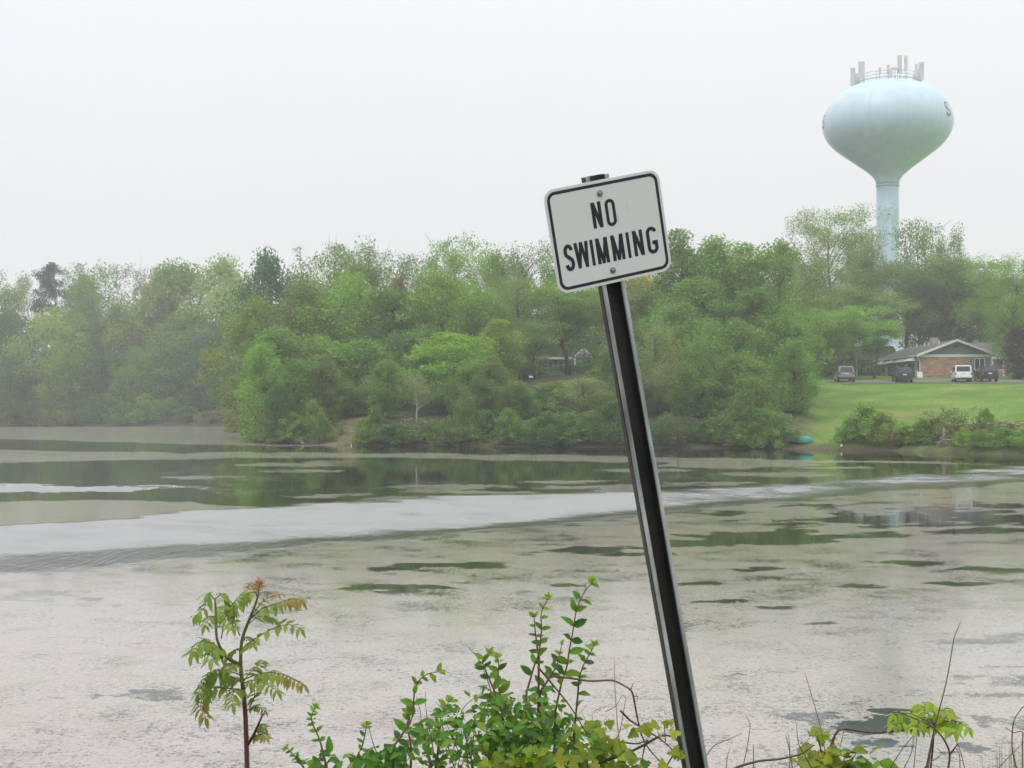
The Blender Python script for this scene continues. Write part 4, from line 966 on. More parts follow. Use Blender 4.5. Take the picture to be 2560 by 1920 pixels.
# ------------------------------------------------------------------ parked cars, seen from behind
def make_car(name, label, paint, px, D, heading, style='suv', L_=4.55, W_=1.84, H_=1.72, lamp='tall', group='cars parked along the road'):
    pm = paint
    p_ = at(px, 950, D)
    o = empty(name, (p_.x, D, gz(p_.x, D) + 0.055), -R(heading))
    tag(o, label, 'car', group)
    hw = W_ / 2
    # cross sections from rear (y=0) to nose (y=L): lower body
    body = MB()
    def ring(y, zb, zt, w0, w1):
        return [(-w0 * .92, y, zb), (-w0, y, zb + .12), (-w0 * 1.0, y, (zb + zt) / 2), (-w1, y, zt), (w1, y, zt), (w0 * 1.0, y, (zb + zt) / 2), (w0, y, zb + .12), (w0 * .92, y, zb)]
    belt = H_ * 0.60
    secs = [ring(0.0, .46, belt * .80, hw * .90, hw * .90), ring(0.06, .42, belt, hw * .96, hw * .93), ring(0.5, .38, belt, hw, hw * .95), ring(L_ * .62, .34, belt, hw, hw * .95), ring(L_ * .72, .34, belt * .97, hw, hw * .93), ring(L_ * .94, .36, belt * .84, hw * .95, hw * .86), ring(L_, .40, belt * .62, hw * .84, hw * .78)]
    vs = [v for s in secs for v in s]; fs = []
    for i in range(len(secs) - 1):
        for k in range(8):
            k2 = (k + 1) % 8; fs.append((i * 8 + k, i * 8 + k2, (i + 1) * 8 + k2, (i + 1) * 8 + k))
    fs += [tuple(range(8))[::-1], tuple(range((len(secs) - 1) * 8, len(secs) * 8))]
    bo = body.add(vs, fs).build('body', pm, o, bevel=0.05)
    # cabin
    rw = hw * (.80 if style == 'suv' else .90); bw = hw * .93
    y0, y1, y2, y3 = (0.10, 0.42, L_ * .52, L_ * .70) if style == 'suv' else (0.06, 0.20, L_ * .55, L_ * .66)
    z1 = H_
    cab = MB().add([(-bw, y0, belt - .01), (bw, y0, belt - .01), (bw, y3, belt - .01), (-bw, y3, belt - .01), (-rw, y1, z1), (rw, y1, z1), (rw, y2, z1), (-rw, y2, z1)], [(0, 3, 2, 1), (4, 5, 6, 7), (0, 1, 5, 4), (1, 2, 6, 5), (2, 3, 7, 6), (3, 0, 4, 7)])
    cb = cab.build('cabin', pm, o, bevel=0.09)
    def quad_on(a, b, c, d, u0, u1, v0, v1, off):
        A, B, C_, D_ = map(Vector, (a, b, c, d))
        f_ = lambda u, v: (A.lerp(B, u)).lerp(D_.lerp(C_, u), v)
        nn = (B - A).cross(D_ - A).normalized() * off
        q = [f_(u0, v0), f_(u1, v0), f_(u1, v1), f_(u0, v1)]
        return MB().add([p__ + nn for p__ in q] + [p__ - nn * 2 for p__ in q], [(0, 1, 2, 3), (7, 6, 5, 4), (0, 4, 5, 1), (1, 5, 6, 2), (2, 6, 7, 3), (3, 7, 4, 0)])
    quad_on((-bw, y0, belt), (bw, y0, belt), (rw, y1, z1), (-rw, y1, z1), .10, .90, .12, .86, .012).build('rear_window', M['glass'], o)
    for sg in (-1, 1):
        A = [(sg * bw, y0, belt), (sg * bw, y3, belt), (sg * rw, y2, z1), (sg * rw, y1, z1)]
        if sg > 0: pass
        else: A = [A[1], A[0], A[3], A[2]]
        for u0, u1 in ((.08, .32), (.35, .60), (.63, .90)):
            quad_on(*A, u0, u1, .12, .84, .012).build('side_window', M['glass'], o)
    # bumper, plate, lamps
    bm_ = M['plastic'] if style != 'box' else pm
    MB().box(-hw * .93, hw * .93, -0.10, 0.25, .46, .70).build('rear_bumper', bm_ if style == 'box' else pm, o, bevel=0.05)
    MB().box(-hw * .88, hw * .88, -0.07, 0.25, .36, .47).build('bumper_skirt', M['plastic'], o)
    MB().box(-.19, .19, -0.015, 0.05, belt * .80, belt * .80 + .14).build('number_plate', M['plate'], o)
    for sg in (-1, 1):
        if lamp == 'tall': a, b, c, d = sg * hw * .96, sg * hw * .76, belt * .74, belt * 1.02
        elif lamp == 'wide': a, b, c, d = sg * hw * .95, sg * hw * .66, belt * .84, belt * 1.0
        else: a, b, c, d = sg * hw * .95, sg * hw * .78, belt * .72, belt * .92
        MB().box(min(a, b), max(a, b), -0.02, 0.13, c, d).build('tail_lamp', M['lamp_red'], o, bevel=0.02)
        MB().box(sg * (hw + .02) - (.2 if sg < 0 else 0), sg * (hw + .02) + (.2 if sg > 0 else 0), L_ * .60, L_ * .60 + .12, belt, belt + .17).build('mirror', pm, o, bevel=0.03)
        MB().box(sg * rw * .9 - .025, sg * rw * .9 + .025, .5, L_ * .5, z1 + .02, z1 + .06).build('roof_rail', M['plastic'], o)
        for yw in (L_ * .185, L_ * .80):
            wh = MB(); x_o = sg * hw * .985
            wh.tube([(x_o - sg * .23, yw, .345), (x_o - sg * .20, yw, .345), (x_o - sg * .03, yw, .345), (x_o, yw, .345)], [.30, .345, .345, .31], 20)
            w_o = wh.build('wheel', M['tyre'], o)
            MB().tube([(x_o - sg * .02, yw, .345), (x_o + sg * .008, yw, .345)], [.215, .20], 16).build('rim', M['rim'], w_o)
    return o
cpaint = lambda nm, c, mt=0.4: simple(nm, c, 0.22, metal=mt, var=0.04, scale=1)
make_car('parked_car', 'grey sport utility car parked leftmost on the road edge', cpaint('grey_paint', (0.20, 0.205, 0.21)), 2117, 149.5, 6, lamp='wide')
make_car('parked_car', 'near black car parked between the grey one and the white one', cpaint('dark_paint', (0.022, 0.025, 0.03)), 2262, 149.5, 8, lamp='small', H_=1.64)
make_car('parked_car', 'white boxy sport utility car parked in front of the brick wall', cpaint('white_paint', (0.72, 0.73, 0.73), 0.0), 2409, 149.0, 12, style='box', lamp='small', L_=4.4, H_=1.80)
make_car('parked_car', 'black sport utility car parked right of the white one', cpaint('black_paint', (0.016, 0.017, 0.02)), 2476, 149.2, 6, lamp='tall', L_=4.7, H_=1.74, W_=1.8)
c5 = make_car('parked_car', 'pale silver car half cut off by the right edge beyond the road', cpaint('silver_paint', (0.42, 0.45, 0.48)), 2556, 173.5, 62, L_=4.6, H_=1.6)

# ------------------------------------------------------------------ small things on the lawn and shore
wb_ = at(2311, 944, 176.5)
bd = MB().box(-.36, .36, -.02, .02, 0, .78).build('white_board', M['white']); bd.location = (wb_.x, 178.3, gz(wb_.x, 178.3) + .01); bd.rotation_euler = (R(-16), 0, R(8))
tag(bd, 'small white board leaning against the brick wall', 'board')
tb_ = at(2326, 944, 177.5)
tub = MB().lathe([(.12, .04), (.26, .0), (.34, .22), (.36, .24), (.30, .22), (.22, .05)], 20).build('plant_tub', M['concrete']); tub.location = (tb_.x, 177.8, gz(tb_.x, 177.8) + .01)
tag(tub, 'low grey tub on the grass beside the white board', 'tub')

# overturned turquoise boats by the water
def boat(px, D, L_, W_, H_, rz, label, roll=0.0):
    p_ = at(px, 1095, D); o = empty('upturned_boat', (p_.x, D, gz(p_.x, D) + 0.02), rz)
    tag(o, label, 'boat', 'upturned boats on the shore')
    vs = []; fs = []; n_ = 13; k_ = 9
    for i in range(n_):
        t_ = i / (n_ - 1) * 2 - 1
        w = W_ / 2 * max(0.04, (1 - abs(t_) ** 2.6)); h = H_ * max(0.15, (1 - abs(t_) ** 3.0 * .8))
        for j in range(k_):
            a = math.pi * j / (k_ - 1)
            c_ = math.cos(a); s_ = math.sin(a)
            vs.append((t_ * L_ / 2, w * math.copysign(abs(c_) ** .7, c_), h * s_ ** .6 + (.05 * t_ * t_)))
    for i in range(n_ - 1):
        for j in range(k_ - 1): fs.append((i * k_ + j, i * k_ + j + 1, (i + 1) * k_ + j + 1, (i + 1) * k_ + j))
    fs.append(tuple(range(k_))); fs.append(tuple(range((n_ - 1) * k_, n_ * k_))[::-1])
    MB().add(vs, fs).build('hull', M['turquoise'], o, smooth=True)
    MB().tube([(t_ * L_ / 2, 0, H_ * max(0.15, (1 - abs(t_) ** 3 * .8)) + .03) for t_ in np.linspace(-.9, .9, 11)], [.025] * 11, 5).build('keel', M['turquoise'], o)
    return o
boat(1984, 106.6, 1.25, .85, .42, R(20), 'turquoise upturned boat on the lawn shore, left and smaller')
boat(2010, 106.0, 1.45, .95, .5, R(-14), 'turquoise upturned boat on the lawn shore, right and larger')

def floatball(px, py, D, label, s=.085):
    p_ = at(px, py, D)
    o = MB().lathe([(0, 0), (s * .6, s * .1), (s, s * .7), (s * .9, s * 1.3), (s * .4, s * 1.8), (s * .35, s * 2.3), (0, s * 2.4)], 16).build('float', M['white'], None, smooth=True)
    o.location = (p_.x, D, max(gz(p_.x, D), 0.0)); o.rotation_euler = (R(8), R(14), 0)
    tag(o, label, 'float')
floatball(2103, 1118, 103.3, 'small white float at the water edge near the turquoise boats')
floatball(878, 1112, 114.3, 'small white float at the foot of the sandy scar', .06)

# shrubs along the right bank
for (px, tp, w, off, c, kd, lb) in [(2165, 1012, 150, 2.2, 'fresh', 'shrub', 'large rounded shrub at the water in front of the lawn'), (2120, 1050, 70, 2.0, 'mid', 'shrub', 'small shrub at the left foot of the large rounded one'),
        (2205, 1030, 100, 1.6, 'yel', 'shrub', 'olive shrub at the right shoulder of the large rounded one'), (2265, 1062, 100, 1.8, 'lime', 'shrub', 'bright low shrub between the large rounded one and the stump'),
        (2310, 1045, 90, 2.4, 'mid', 'shrub', 'green shrub behind the bright low one'), (2385, 1018, 150, 3.4, 'brown', 'thin_shrub', 'tall olive brown twiggy shrub above the driftwood stump'), (2350, 1040, 90, 3.0, 'olive', 'thin_shrub', 'thin shrub left of the tall twiggy one'),
        (2465, 1022, 60, 6.0, 'fresh', 'shrub', 'small fresh green shrub beside the brush pile'), (2455, 1078, 100, 1.5, 'fresh', 'shrub', 'low green shrub at the water below the brush pile'), (2520, 1070, 110, 1.6, 'mid', 'shrub', 'rounded shrub at the water near the right edge'),
        (2580, 1060, 110, 1.6, 'fresh', 'shrub', 'shrub at the water cut off by the right edge'), (2245, 1095, 80, .9, 'rust', 'thin_shrub', 'rusty low growth at the water right of the large shrub'), (2410, 1075, 60, 1.9, 'lime', 'shrub', 'small yellow green shrub just behind the driftwood')]:
    D = CAM_H * FPX / (float(np.interp(px, [1990, 2100, 2220, 2300, 2400, 2480, 2560, 2650], [1123, 1124.5, 1127, 1129.5, 1134, 1137, 1139.5, 1143])) - 1022) + off
    tree_px('shrub', kd, px, tp, w, D, c, lb, 'shrub', 'shrubs along the right bank')

srng = random.Random(8)
def stump(px, py, D, s, label, roots, up):
    p_ = at(px, py, D); o = empty('driftwood_stump', (p_.x, D, max(0.0, gz(p_.x, D)) - .02), srng.uniform(0, 6))
    tag(o, label, 'driftwood')
    MB().tube([(0, 0, -.05), (0.02, 0, .3 * s), (.06 * s, .02, up * .7 * s), (.12 * s, .05, up * s)], [.38 * s, .26 * s, .2 * s, .12 * s], 9).build('trunk', M['deadwood'], o, smooth=True)
    for k in range(roots):
        a = k / roots * 6.283 + srng.uniform(-.3, .3); r_ = srng.uniform(.6, 1.15) * s
        MB().tube([(0, 0, .25 * s), (r_ * .5 * math.cos(a), r_ * .5 * math.sin(a), srng.uniform(.25, .5) * s), (r_ * math.cos(a), r_ * math.sin(a), srng.uniform(-.05, .45) * s)], [.12 * s, .09 * s, .03 * s], 6).build('root', M['deadwood'], o, smooth=True)
stump(2362, 1128, 97.5, .8, 'grey upright driftwood stump at the water edge', 6, 1.5)
stump(2402, 1130, 96.6, 1.15, 'grey tangled root ball lying right of the upright stump', 14, .7)

# brush pile
bpx = at(2525, 1050, 98.5)
bp_ = empty('brush_pile', (bpx.x, 98.5, gz(bpx.x, 98.5))); tag(bp_, 'reddish brown heap of cut branches near the right edge', 'brush pile')
for k in range(90):
    a = srng.uniform(0, 6.283); q = Vector((srng.gauss(0, 1.3), srng.gauss(0, .7), abs(srng.gauss(.3, .35)))); ln = srng.uniform(.6, 1.5)
    d_ = Vector((math.cos(a), math.sin(a) * .6, srng.uniform(-.25, .35))) * ln
    MB().tube([q - d_, q + Vector((0, 0, .08)), q + d_], [.045, .035, .012], 5).build('branch', M['brush'], bp_)
# fallen logs on the bank, and the snag in the water
for (xa, ya, xb, yb, D, r_, lb) in [(1272, 1064, 1318, 1084, 114.2, .12, 'fallen pale log slanting down the bank of the point'), (1112, 1078, 1172, 1090, 115.0, .10, 'thin fallen branch on the bank right of the birch'), (735, 1098, 760, 1110, 116.5, .1, 'dead limb at the water left of the sandy scar'),
                                    (1590, 1090, 1690, 1108, 109.5, .09, 'dead leaning limb in the dark hollow right of the post')]:
    a, b = at(xa, ya, D + 1.0), at(xb, yb, D)
    lg = empty('fallen_log', b); tag(lg, lb, 'log')
    MB().tube([a - b, (a - b) * .5 + Vector((0, 0, .06)), Vector((0, 0, 0))], [r_ * .5, r_ * .8, r_], 8).build('trunk', M['deadwood'], lg, smooth=True)
    MB().tube([(a - b) * .6, (a - b) * .6 + Vector((.5, -.2, .5))], [r_ * .4, .015], 5).build('branch', M['deadwood'], lg)
sn = onwater(1690, 1168); sg_ = empty('snag', (sn.x, sn.y, -.05)); tag(sg_, 'thin dead branch sticking out of the water right of the post', 'branch')
MB().tube([(0.15, 0, -.1), (0.1, 0, .25), (-.05, 0, .52), (-.30, 0, .66), (-.62, 0, .60)], [.03, .026, .02, .015, .008], 6).build('stem', M['deadwood'], sg_)
MB().tube([(-.05, 0, .52), (.25, .1, .45), (.45, .1, .30)], [.014, .012, .006], 5).build('twig', M['deadwood'], sg_)
tw = onwater(1846, 1688); tg2 = empty('floating_twig', (tw.x, tw.y, 0.0)); tag(tg2, 'tiny dark twig floating on the pale mat', 'twig')
MB().tube([(-.09, 0, .005), (0, 0, .03), (.10, .02, .01)], [.004, .005, .003], 5).build('stem', M['cane'], tg2)
MB().tube([(0, 0, .03), (-.03, -.02, .055)], [.004, .002], 5).build('fork', M['cane'], tg2)
# fence posts and the thin white post on the lawn
lp = at(2091, 1060, 108.0); po = MB().box(-.07, .07, -.07, .07, -.2, 1.35).build('lawn_post', M['concrete'], None, bevel=.01); po.location = (lp.x, 108.0, gz(lp.x, 108.0)); tag(po, 'thin grey post standing on the lawn left of the large shrub', 'post')

# ------------------------------------------------------------------ the sign
SM = {}
m, n, l, out = mat_new('sign_sheeting')
p = n.new('ShaderNodeBsdfPrincipled'); p.inputs['Roughness'].default_value = 0.42
t = n.new('ShaderNodeTexCoord'); no = n.new('ShaderNodeTexNoise'); no.inputs['Scale'].default_value = 6; no.inputs['Detail'].default_value = 8; no.inputs['Roughness'].default_value = .7
mpn = n.new('ShaderNodeMapping'); mpn.inputs['Scale'].default_value = (3.0, 1, .6)
n2 = n.new('ShaderNodeTexNoise'); n2.inputs['Scale'].default_value = 14; n2.inputs['Detail'].default_value = 6
mx = n.new('ShaderNodeMix'); mx.data_type = 'RGBA'; mx.inputs['A'].default_value = (.68, .70, .705, 1); mx.inputs['B'].default_value = (.77, .79, .80, 1)
m2 = n.new('ShaderNodeMix'); m2.data_type = 'RGBA'; m2.inputs['B'].default_value = (.33, .33, .31, 1)
r2 = n.new('ShaderNodeMapRange'); r2.inputs['From Min'].default_value = .66; r2.inputs['From Max'].default_value = .80; r2.inputs['To Max'].default_value = .5
l(t.outputs['Object'], no.inputs['Vector']); l(t.outputs['Object'], mpn.inputs[0]); l(mpn.outputs[0], n2.inputs['Vector'])
l(no.outputs['Fac'], mx.inputs['Factor']); l(mx.outputs['Result'], m2.inputs['A']); l(n2.outputs['Fac'], r2.inputs['Value']); l(r2.outputs[0], m2.inputs['Factor']); l(m2.outputs['Result'], p.inputs['Base Color']); l(p.outputs[0], out.inputs['Surface'])
M['sheet'] = m
M['ink'] = simple('sign_ink', (0.018, 0.019, 0.034), 0.45, var=0.3, scale=60)
M['bolt'] = simple('zinc_bolt', (0.30, 0.31, 0.31), 0.45, metal=0.7, var=0.35, scale=90)
M['post_dark'] = simple('dark_post', (0.022, 0.022, 0.024), 0.5, metal=0.15, var=0.5, scale=22, bump=0.15, stretch=(1, 1, .15))
M['post_edge'] = simple('pale_post_edge', (0.40, 0.42, 0.43), 0.55, metal=0.2, var=0.55, scale=28, bump=0.2, stretch=(1, 1, .12))  # lips coloured paler than the near-black web and the dark flank
M['post_side'] = simple('dark_post_side', (0.06, 0.056, 0.052), 0.7, metal=0.1, var=0.4, scale=26, stretch=(1, 1, .15))
M['drop'] = None
m, n, l, out = mat_new('water_drop'); g_ = n.new('ShaderNodeBsdfGlass'); g_.inputs['IOR'].default_value = 1.333; g_.inputs['Roughness'].default_value = 0.02; l(g_.outputs[0], out.inputs['Surface']); M['drop'] = m
SW, SHT = .4074, .3291
yaw, pit, rol = 0.38381, 0.14424, -0.23277
Rm = Matrix.Rotation(yaw, 4, 'Z') @ Matrix.Rotation(pit, 4, 'X') @ Matrix.Rotation(rol, 4, 'Y')
SPOS = Vector((0.3068, 4.45, 3.56284))
sroot = empty('no_swimming_sign')
sroot.matrix_world = Matrix.Translation(SPOS) @ Rm
tag(sroot, 'white NO SWIMMING sign on a leaning dark steel channel post', 'sign')
def rrect(w, h, r, n_=8):
    out_ = []
    for cx_, cz_, a0 in ((w/2 - r, h/2 - r, 0), (-w/2 + r, h/2 - r, 90), (-w/2 + r, -h/2 + r, 180), (w/2 - r, -h/2 + r, 270)):
        for k in range(n_ + 1):
            a = R(a0 + 90 * k / n_); out_.append((cx_ + r * math.cos(a), cz_ + r * math.sin(a)))
    return out_
MB().prism(rrect(SW, SHT, .036), -0.0012, 0.0012).build('panel', M['sheet'], sroot, bevel=.0006)
o_, i_ = rrect(SW - .0185, SHT - .0185, .028), rrect(SW - .0185 - .0195, SHT - .0185 - .0195, .0195)
bmb = MB(); n_ = len(o_)
bmb.add([(x, -.0017, z) for x, z in o_] + [(x, -.0017, z) for x, z in i_], [(k, (k+1) % n_, (k+1) % n_ + n_, k + n_) for k in range(n_)])
bmb.build('border', M['ink'], sroot)
for ch, uc, wu, vc, hv, sw in [('N', -.081, .086, .176, .250, .0118), ('O', .038, .086, .174, .262, .0105),
                           ('S', -.367, .083, -.171, .258, .0118), ('W', -.256, .122, -.170, .250, .0118), ('I', -.166, .024, -.170, .251, .0108), ('M', -.079, .103, -.170, .250, .0118), ('M', .0555, .107, -.170, .250, .0118), ('I', .1487, .025, -.171, .251, .0108), ('N', .236, .089, -.170, .250, .0118), ('G', .3585, .095, -.171, .264, .0118)]:
    cx0, cz0 = uc * SW, vc * SHT
    letter_mb(ch, wu * SW, hv * SHT, sw, lambda x, z, k: (cx0 + x, -.0017 - .00002 * k, cz0 + z)).build('letter', M['ink'], sroot)
for u_, v_ in ((-.029, .373), (-.017, -.379)):
    b_ = MB().tube([(u_ * SW, -.0013, v_ * SHT), (u_ * SW, -.0032, v_ * SHT)], [.0105, .0098], 24).build('washer', M['bolt'], sroot)
    MB().tube([(u_ * SW, -.0033, v_ * SHT), (u_ * SW, -.0085, v_ * SHT), (u_ * SW, -.0105, v_ * SHT)], [.0062, .0062, .0045], 6).build('bolt_head', M['bolt'], b_)
# channel post: U section, open towards the front, thick lips
px0 = -.0215 * SW
PW, PD, LT = .080, .042, .0130           # width, depth, lip
ztop, zbot = SHT / 2 + .0140, -3.35
zseg = [ztop, .1, -.165, -.3, -.7, -1.1, -1.5, -2.2, zbot]
def strip(name, mat, sec, bevel=0.0):
    mb = MB(); k_ = len(sec)
    vs = [(px0 + x, .0020 + y + min(0.0, z + .17) * .055, z) for z in zseg for x, y in sec]   # bent a little below the sign
    fs = [(i*k_ + j, i*k_ + (j+1) % k_, (i+1)*k_ + (j+1) % k_, (i+1)*k_ + j) for i in range(len(zseg) - 1) for j in range(k_)]
    fs += [tuple(range(k_))[::-1], tuple(range((len(zseg)-1)*k_, len(zseg)*k_))]
    return mb.add(vs, fs).build(name, mat, sroot, bevel=bevel)
h_ = PW / 2
strip('channel_web', M['post_dark'], [(-h_ + .004, .010), (-h_ + .010, PD - .006), (-h_ + .016, PD), (h_ - .016, PD), (h_ - .010, PD - .006), (h_ - .004, .010), (h_ - .010, .010), (h_ - .016, PD - .010), (h_ - .020, PD - .006), (-h_ + .020, PD - .006), (-h_ + .016, PD - .010), (-h_ + .010, .010)])
strip('channel_lip', M['post_edge'], [(-h_, .0), (-h_ + LT, .0), (-h_ + LT, .0095), (-h_, .0095)], .002)
strip('channel_lip', M['post_edge'], [(h_ - LT, .0), (h_, .0), (h_, .0095), (h_ - LT, .0095)], .002)
strip('channel_flank', M['post_side'], [(-h_ - .0022, .0105), (-h_ + .0035, .0105), (-h_ + .0095, PD + .001), (-h_ + .002, PD + .001)])
for k, (u_, dz) in enumerate([(-.36, .0), (-.315, .0), (-.275, .0), (-.245, .001), (.1, 0), (.165, 0)]):
    MB().lathe([(0, -.0042), (.0016, -.0034), (.0022, -.0018), (.0016, .0), (.0004, .0012), (0, .0014)], 10, (u_ * SW, 0)).build('water_drop', M['drop'], sroot, smooth=True).location = (0, 0, -SHT / 2 - .0008)

# ------------------------------------------------------------------ near plants: leaf shapes
def leaf_mesh(name, outline, fold=.16, curl=.18, seed=0):
    """blade along +X from 0 to 1, outline = [(x, half width)], raised along the rims, curling down to the tip"""
    rg = np.random.default_rng(seed)
    vs = []; fs = []
    k = len(outline)
    for x, w in outline:
        zc = -curl * x * x + .03 * rg.normal()
        vs += [(x, -w, zc + fold * w + .02 * rg.normal()), (x, -w * .5, zc + fold * w * .6), (x, 0, zc), (x, w * .5, zc + fold * w * .6), (x, w, zc + fold * w + .02 * rg.normal())]
    for i in range(k - 1):
        for j in range(4): fs.append((i*5 + j, i*5 + j + 1, (i+1)*5 + j + 1, (i+1)*5 + j))
    mb = MB().add(vs, fs)
    return mb.mesh(name, M['leaf_near'], smooth=True)
ell = [(0, .005), (.10, .13), (.28, .225), (.5, .245), (.72, .19), (.9, .08), (1, .004)]
lan = [(0, .005), (.10, .09), (.3, .15), (.55, .145), (.8, .075), (1, .003)]
LM = {'ell': [leaf_mesh('oval_leaf', ell, .3, .12 + .09 * i, i) for i in range(4)],
      'lan': [leaf_mesh('narrow_leaflet', lan, .3, .10 + .1 * i, 10 + i) for i in range(4)]}
def lobed_mesh(name, seed):
    rg = np.random.default_rng(seed); vs = [(0.05, 0, 0)]; n_ = 22
    for k in range(n_):
        a = -2.75 + 5.5 * k / (n_ - 1)
        r = .52 + .13 * math.cos(a * 3.4) + .05 * (-1) ** k + .02 * rg.normal()
        x, y = .42 + r * math.cos(a), r * math.sin(a) * .95
        vs.append((x, y, .12 * abs(y) - .16 * (x - .2) ** 2 + .03 * rg.normal()))
    vs[0] = (.42, 0, 0.02)
    fs = [(0, k + 1, k + 2) for k in range(n_ - 1)] + [(0, n_, 1)]
    return MB().add(vs, fs).mesh(name, M['leaf_near'], smooth=True)
LM['lob'] = [lobed_mesh('lobed_leaf', 20 + i) for i in range(4)]

frng = random.Random(17)
def leaf_matrix(p_, d_, up, size, width=1.0):
    d_ = Vector(d_).normalized(); up = Vector(up)
    y_ = up.cross(d_)
    if y_.length < 1e-4: y_ = Vector((1, 0, 0)).cross(d_)
    y_.normalize(); z_ = d_.cross(y_)
    m_ = Matrix((d_, y_, z_)).transposed().to_4x4()
    return Matrix.Translation(p_) @ m_ @ Matrix.Diagonal((size, size * width, size, 1))
GREENS = {'hs': (.125, .245, .020), 'hs_dark': (.055, .135, .020), 'hs_pale': (.23, .34, .05), 'grape': (.20, .27, .022), 'grape_y': (.30, .33, .03), 'sumac': (.215, .30, .050), 'sumac_red': (.33, .165, .085), 'sumac_y': (.27, .235, .055), 'lime': (.25, .36, .02), 'bud': (.22, .15, .04)}
class Plant:
    def __init__(s, name, base, label, cat='plant', group=None):
        s.o = empty(name, base); tag(s.o, label, cat, group); s.base = Vector(base); s.n = 0; s.extra = []
    def leaf(s, kind, p_, d_, up, size, col, width=1.0, parent=None, name='leaf'):
        me = frng.choice(LM[kind]); c = GREENS[col]; j = frng.uniform(.85, 1.15)
        s.n += 1
        if s.n > 300: s.extra.append((me, leaf_matrix(Vector(p_) - s.base, d_, up, size, width), c)); return None
        o = link(name, me, parent or s.o)
        o.matrix_local = leaf_matrix(Vector(p_) - s.base, d_, up, size, width)
        o.color = (c[0] * j, c[1] * j, c[2] * j, 1)
        return o
    def stem(s, pts, r0, r1, mat, parent=None, name='stem', n=6):
        k = len(pts)
        return MB().tube([Vector(p_) - s.base for p_ in pts], [r0 + (r1 - r0) * i / (k - 1) for i in range(k)], n).build(name, mat, parent or s.o, smooth=True)
    def finish(s, name='foliage'):
        if not s.extra: return
        by = {}
        for me, mx_, c in s.extra: by.setdefault(c, []).append((me, mx_))
        for c, lst in by.items():
            mb = MB()
            for me, mx_ in lst: mb.add([mx_ @ v.co for v in me.vertices], [tuple(q.vertices) for q in me.polygons])
            o = mb.build(name, M['leaf_near'], s.o, smooth=True); o['kind'] = 'stuff'; o.color = (*c, 1)
def smooth_path(pts, sub=4):
    """smooth curve through the points; tangents limited by the shorter neighbour"""
    P_ = [Vector(q) for q in pts]; k = len(P_); T_ = []
    for i in range(k):
        a, b = P_[max(i - 1, 0)], P_[min(i + 1, k - 1)]
        la = (P_[i] - a).length or 9; lb = (b - P_[i]).length or 9
        T_.append((b - a).normalized() * min(la, lb))
    out_ = []
    for i in range(k - 1):
        for q in range(sub):
            t_ = q / sub; t2, t3 = t_ * t_, t_ ** 3
            out_.append(P_[i] * (2*t3 - 3*t2 + 1) + T_[i] * (t3 - 2*t2 + t_) + P_[i+1] * (-2*t3 + 3*t2) + T_[i+1] * (t3 - t2))
    out_.append(P_[-1]); return out_
def rnd(s=1.0): return Vector((frng.gauss(0, s), frng.gauss(0, s), frng.gauss(0, s)))

# ---- sapling with feathered leaves, left
ZA = lambda x, y, D: at(440 + x / 3.3167, 1420 + y / 3.3167, D)
D0 = 6.0
b0 = ZA(596, 1659, D0); base = Vector((b0.x + .02, D0, gz(b0.x, D0)))
sp = Plant('sumac_sapling', base, 'slim reddish stemmed sapling with feathered leaves at lower left', 'sapling')
sp.stem(smooth_path([base + Vector((0, 0, -.1)), ZA(598, 1900, D0), ZA(590, 1659, D0), ZA(577, 1250, D0), ZA(556, 1000, D0)]), .0115, .0095, M['bark_red'], name='trunk', n=10)
sp.stem(smooth_path([ZA(556, 1000, D0), ZA(537, 810, D0), ZA(545, 610, D0), ZA(598, 450, D0), ZA(652, 320, D0), ZA(690, 195, D0)]), .0095, .0038, M['stem_green'], name='leader', n=8)
sp.stem(smooth_path([ZA(525, 800, D0), ZA(430, 745, D0 - .05), ZA(372, 670, D0 - .08), ZA(337, 570, D0 - .1), ZA(330, 400, D0 - .1), ZA(325, 260, D0 - .1)]), .008, .0045, M['stem_green'], name='leader', n=8)
sp.stem(smooth_path([ZA(598, 1460, D0), ZA(650, 1370, D0 - .04), ZA(720, 1212, D0 - .07)]), .0075, .004, M['bark_red'], name='twig', n=7)
def compound(pl, pts, dz, npair, size, col, mat, droop=.5, kind='lan', ZF=None, D=None, tip_col=None, wid=1.0):
    k = len(pts); P_ = smooth_path([ZF(x, y, D + dz * i / (k - 1)) for i, (x, y) in enumerate(pts)], 5)
    ra = pl.stem(P_, .0030, .0013, mat, name='leaf', n=5)
    tot = len(P_) - 1
    for i in range(npair):
        t_ = .22 + .76 * i / max(1, npair - 1); f_ = t_ * tot; a = int(min(f_, tot - 1)); q = P_[a].lerp(P_[a+1], f_ - a)
        tan = (P_[min(a+1, tot)] - P_[max(a-1, 0)]).normalized()
        side = tan.cross(Vector((0, -.5, 1))).normalized()
        s_ = size * (1.0 - .55 * abs(t_ - .45) ** 1.2) * frng.uniform(.85, 1.12)
        for sg in (-1, 1):
            d_ = side * sg * 1.0 + tan * .45 + Vector((0, 0, -droop)) + rnd(.13)
            up = Vector((0, -.35, 1)) + side * sg * .3 + rnd(.15)
            pl.leaf(kind, q, d_, up, s_, tip_col if (tip_col and t_ > .55) else col, wid, ra, 'leaflet')
    pl.leaf(kind, P_[-1], (P_[-1] - P_[-2]) + Vector((0, 0, -.01)), (0, -.3, 1), size * .8, tip_col or col, wid, ra, 'leaflet')
S_ = .062
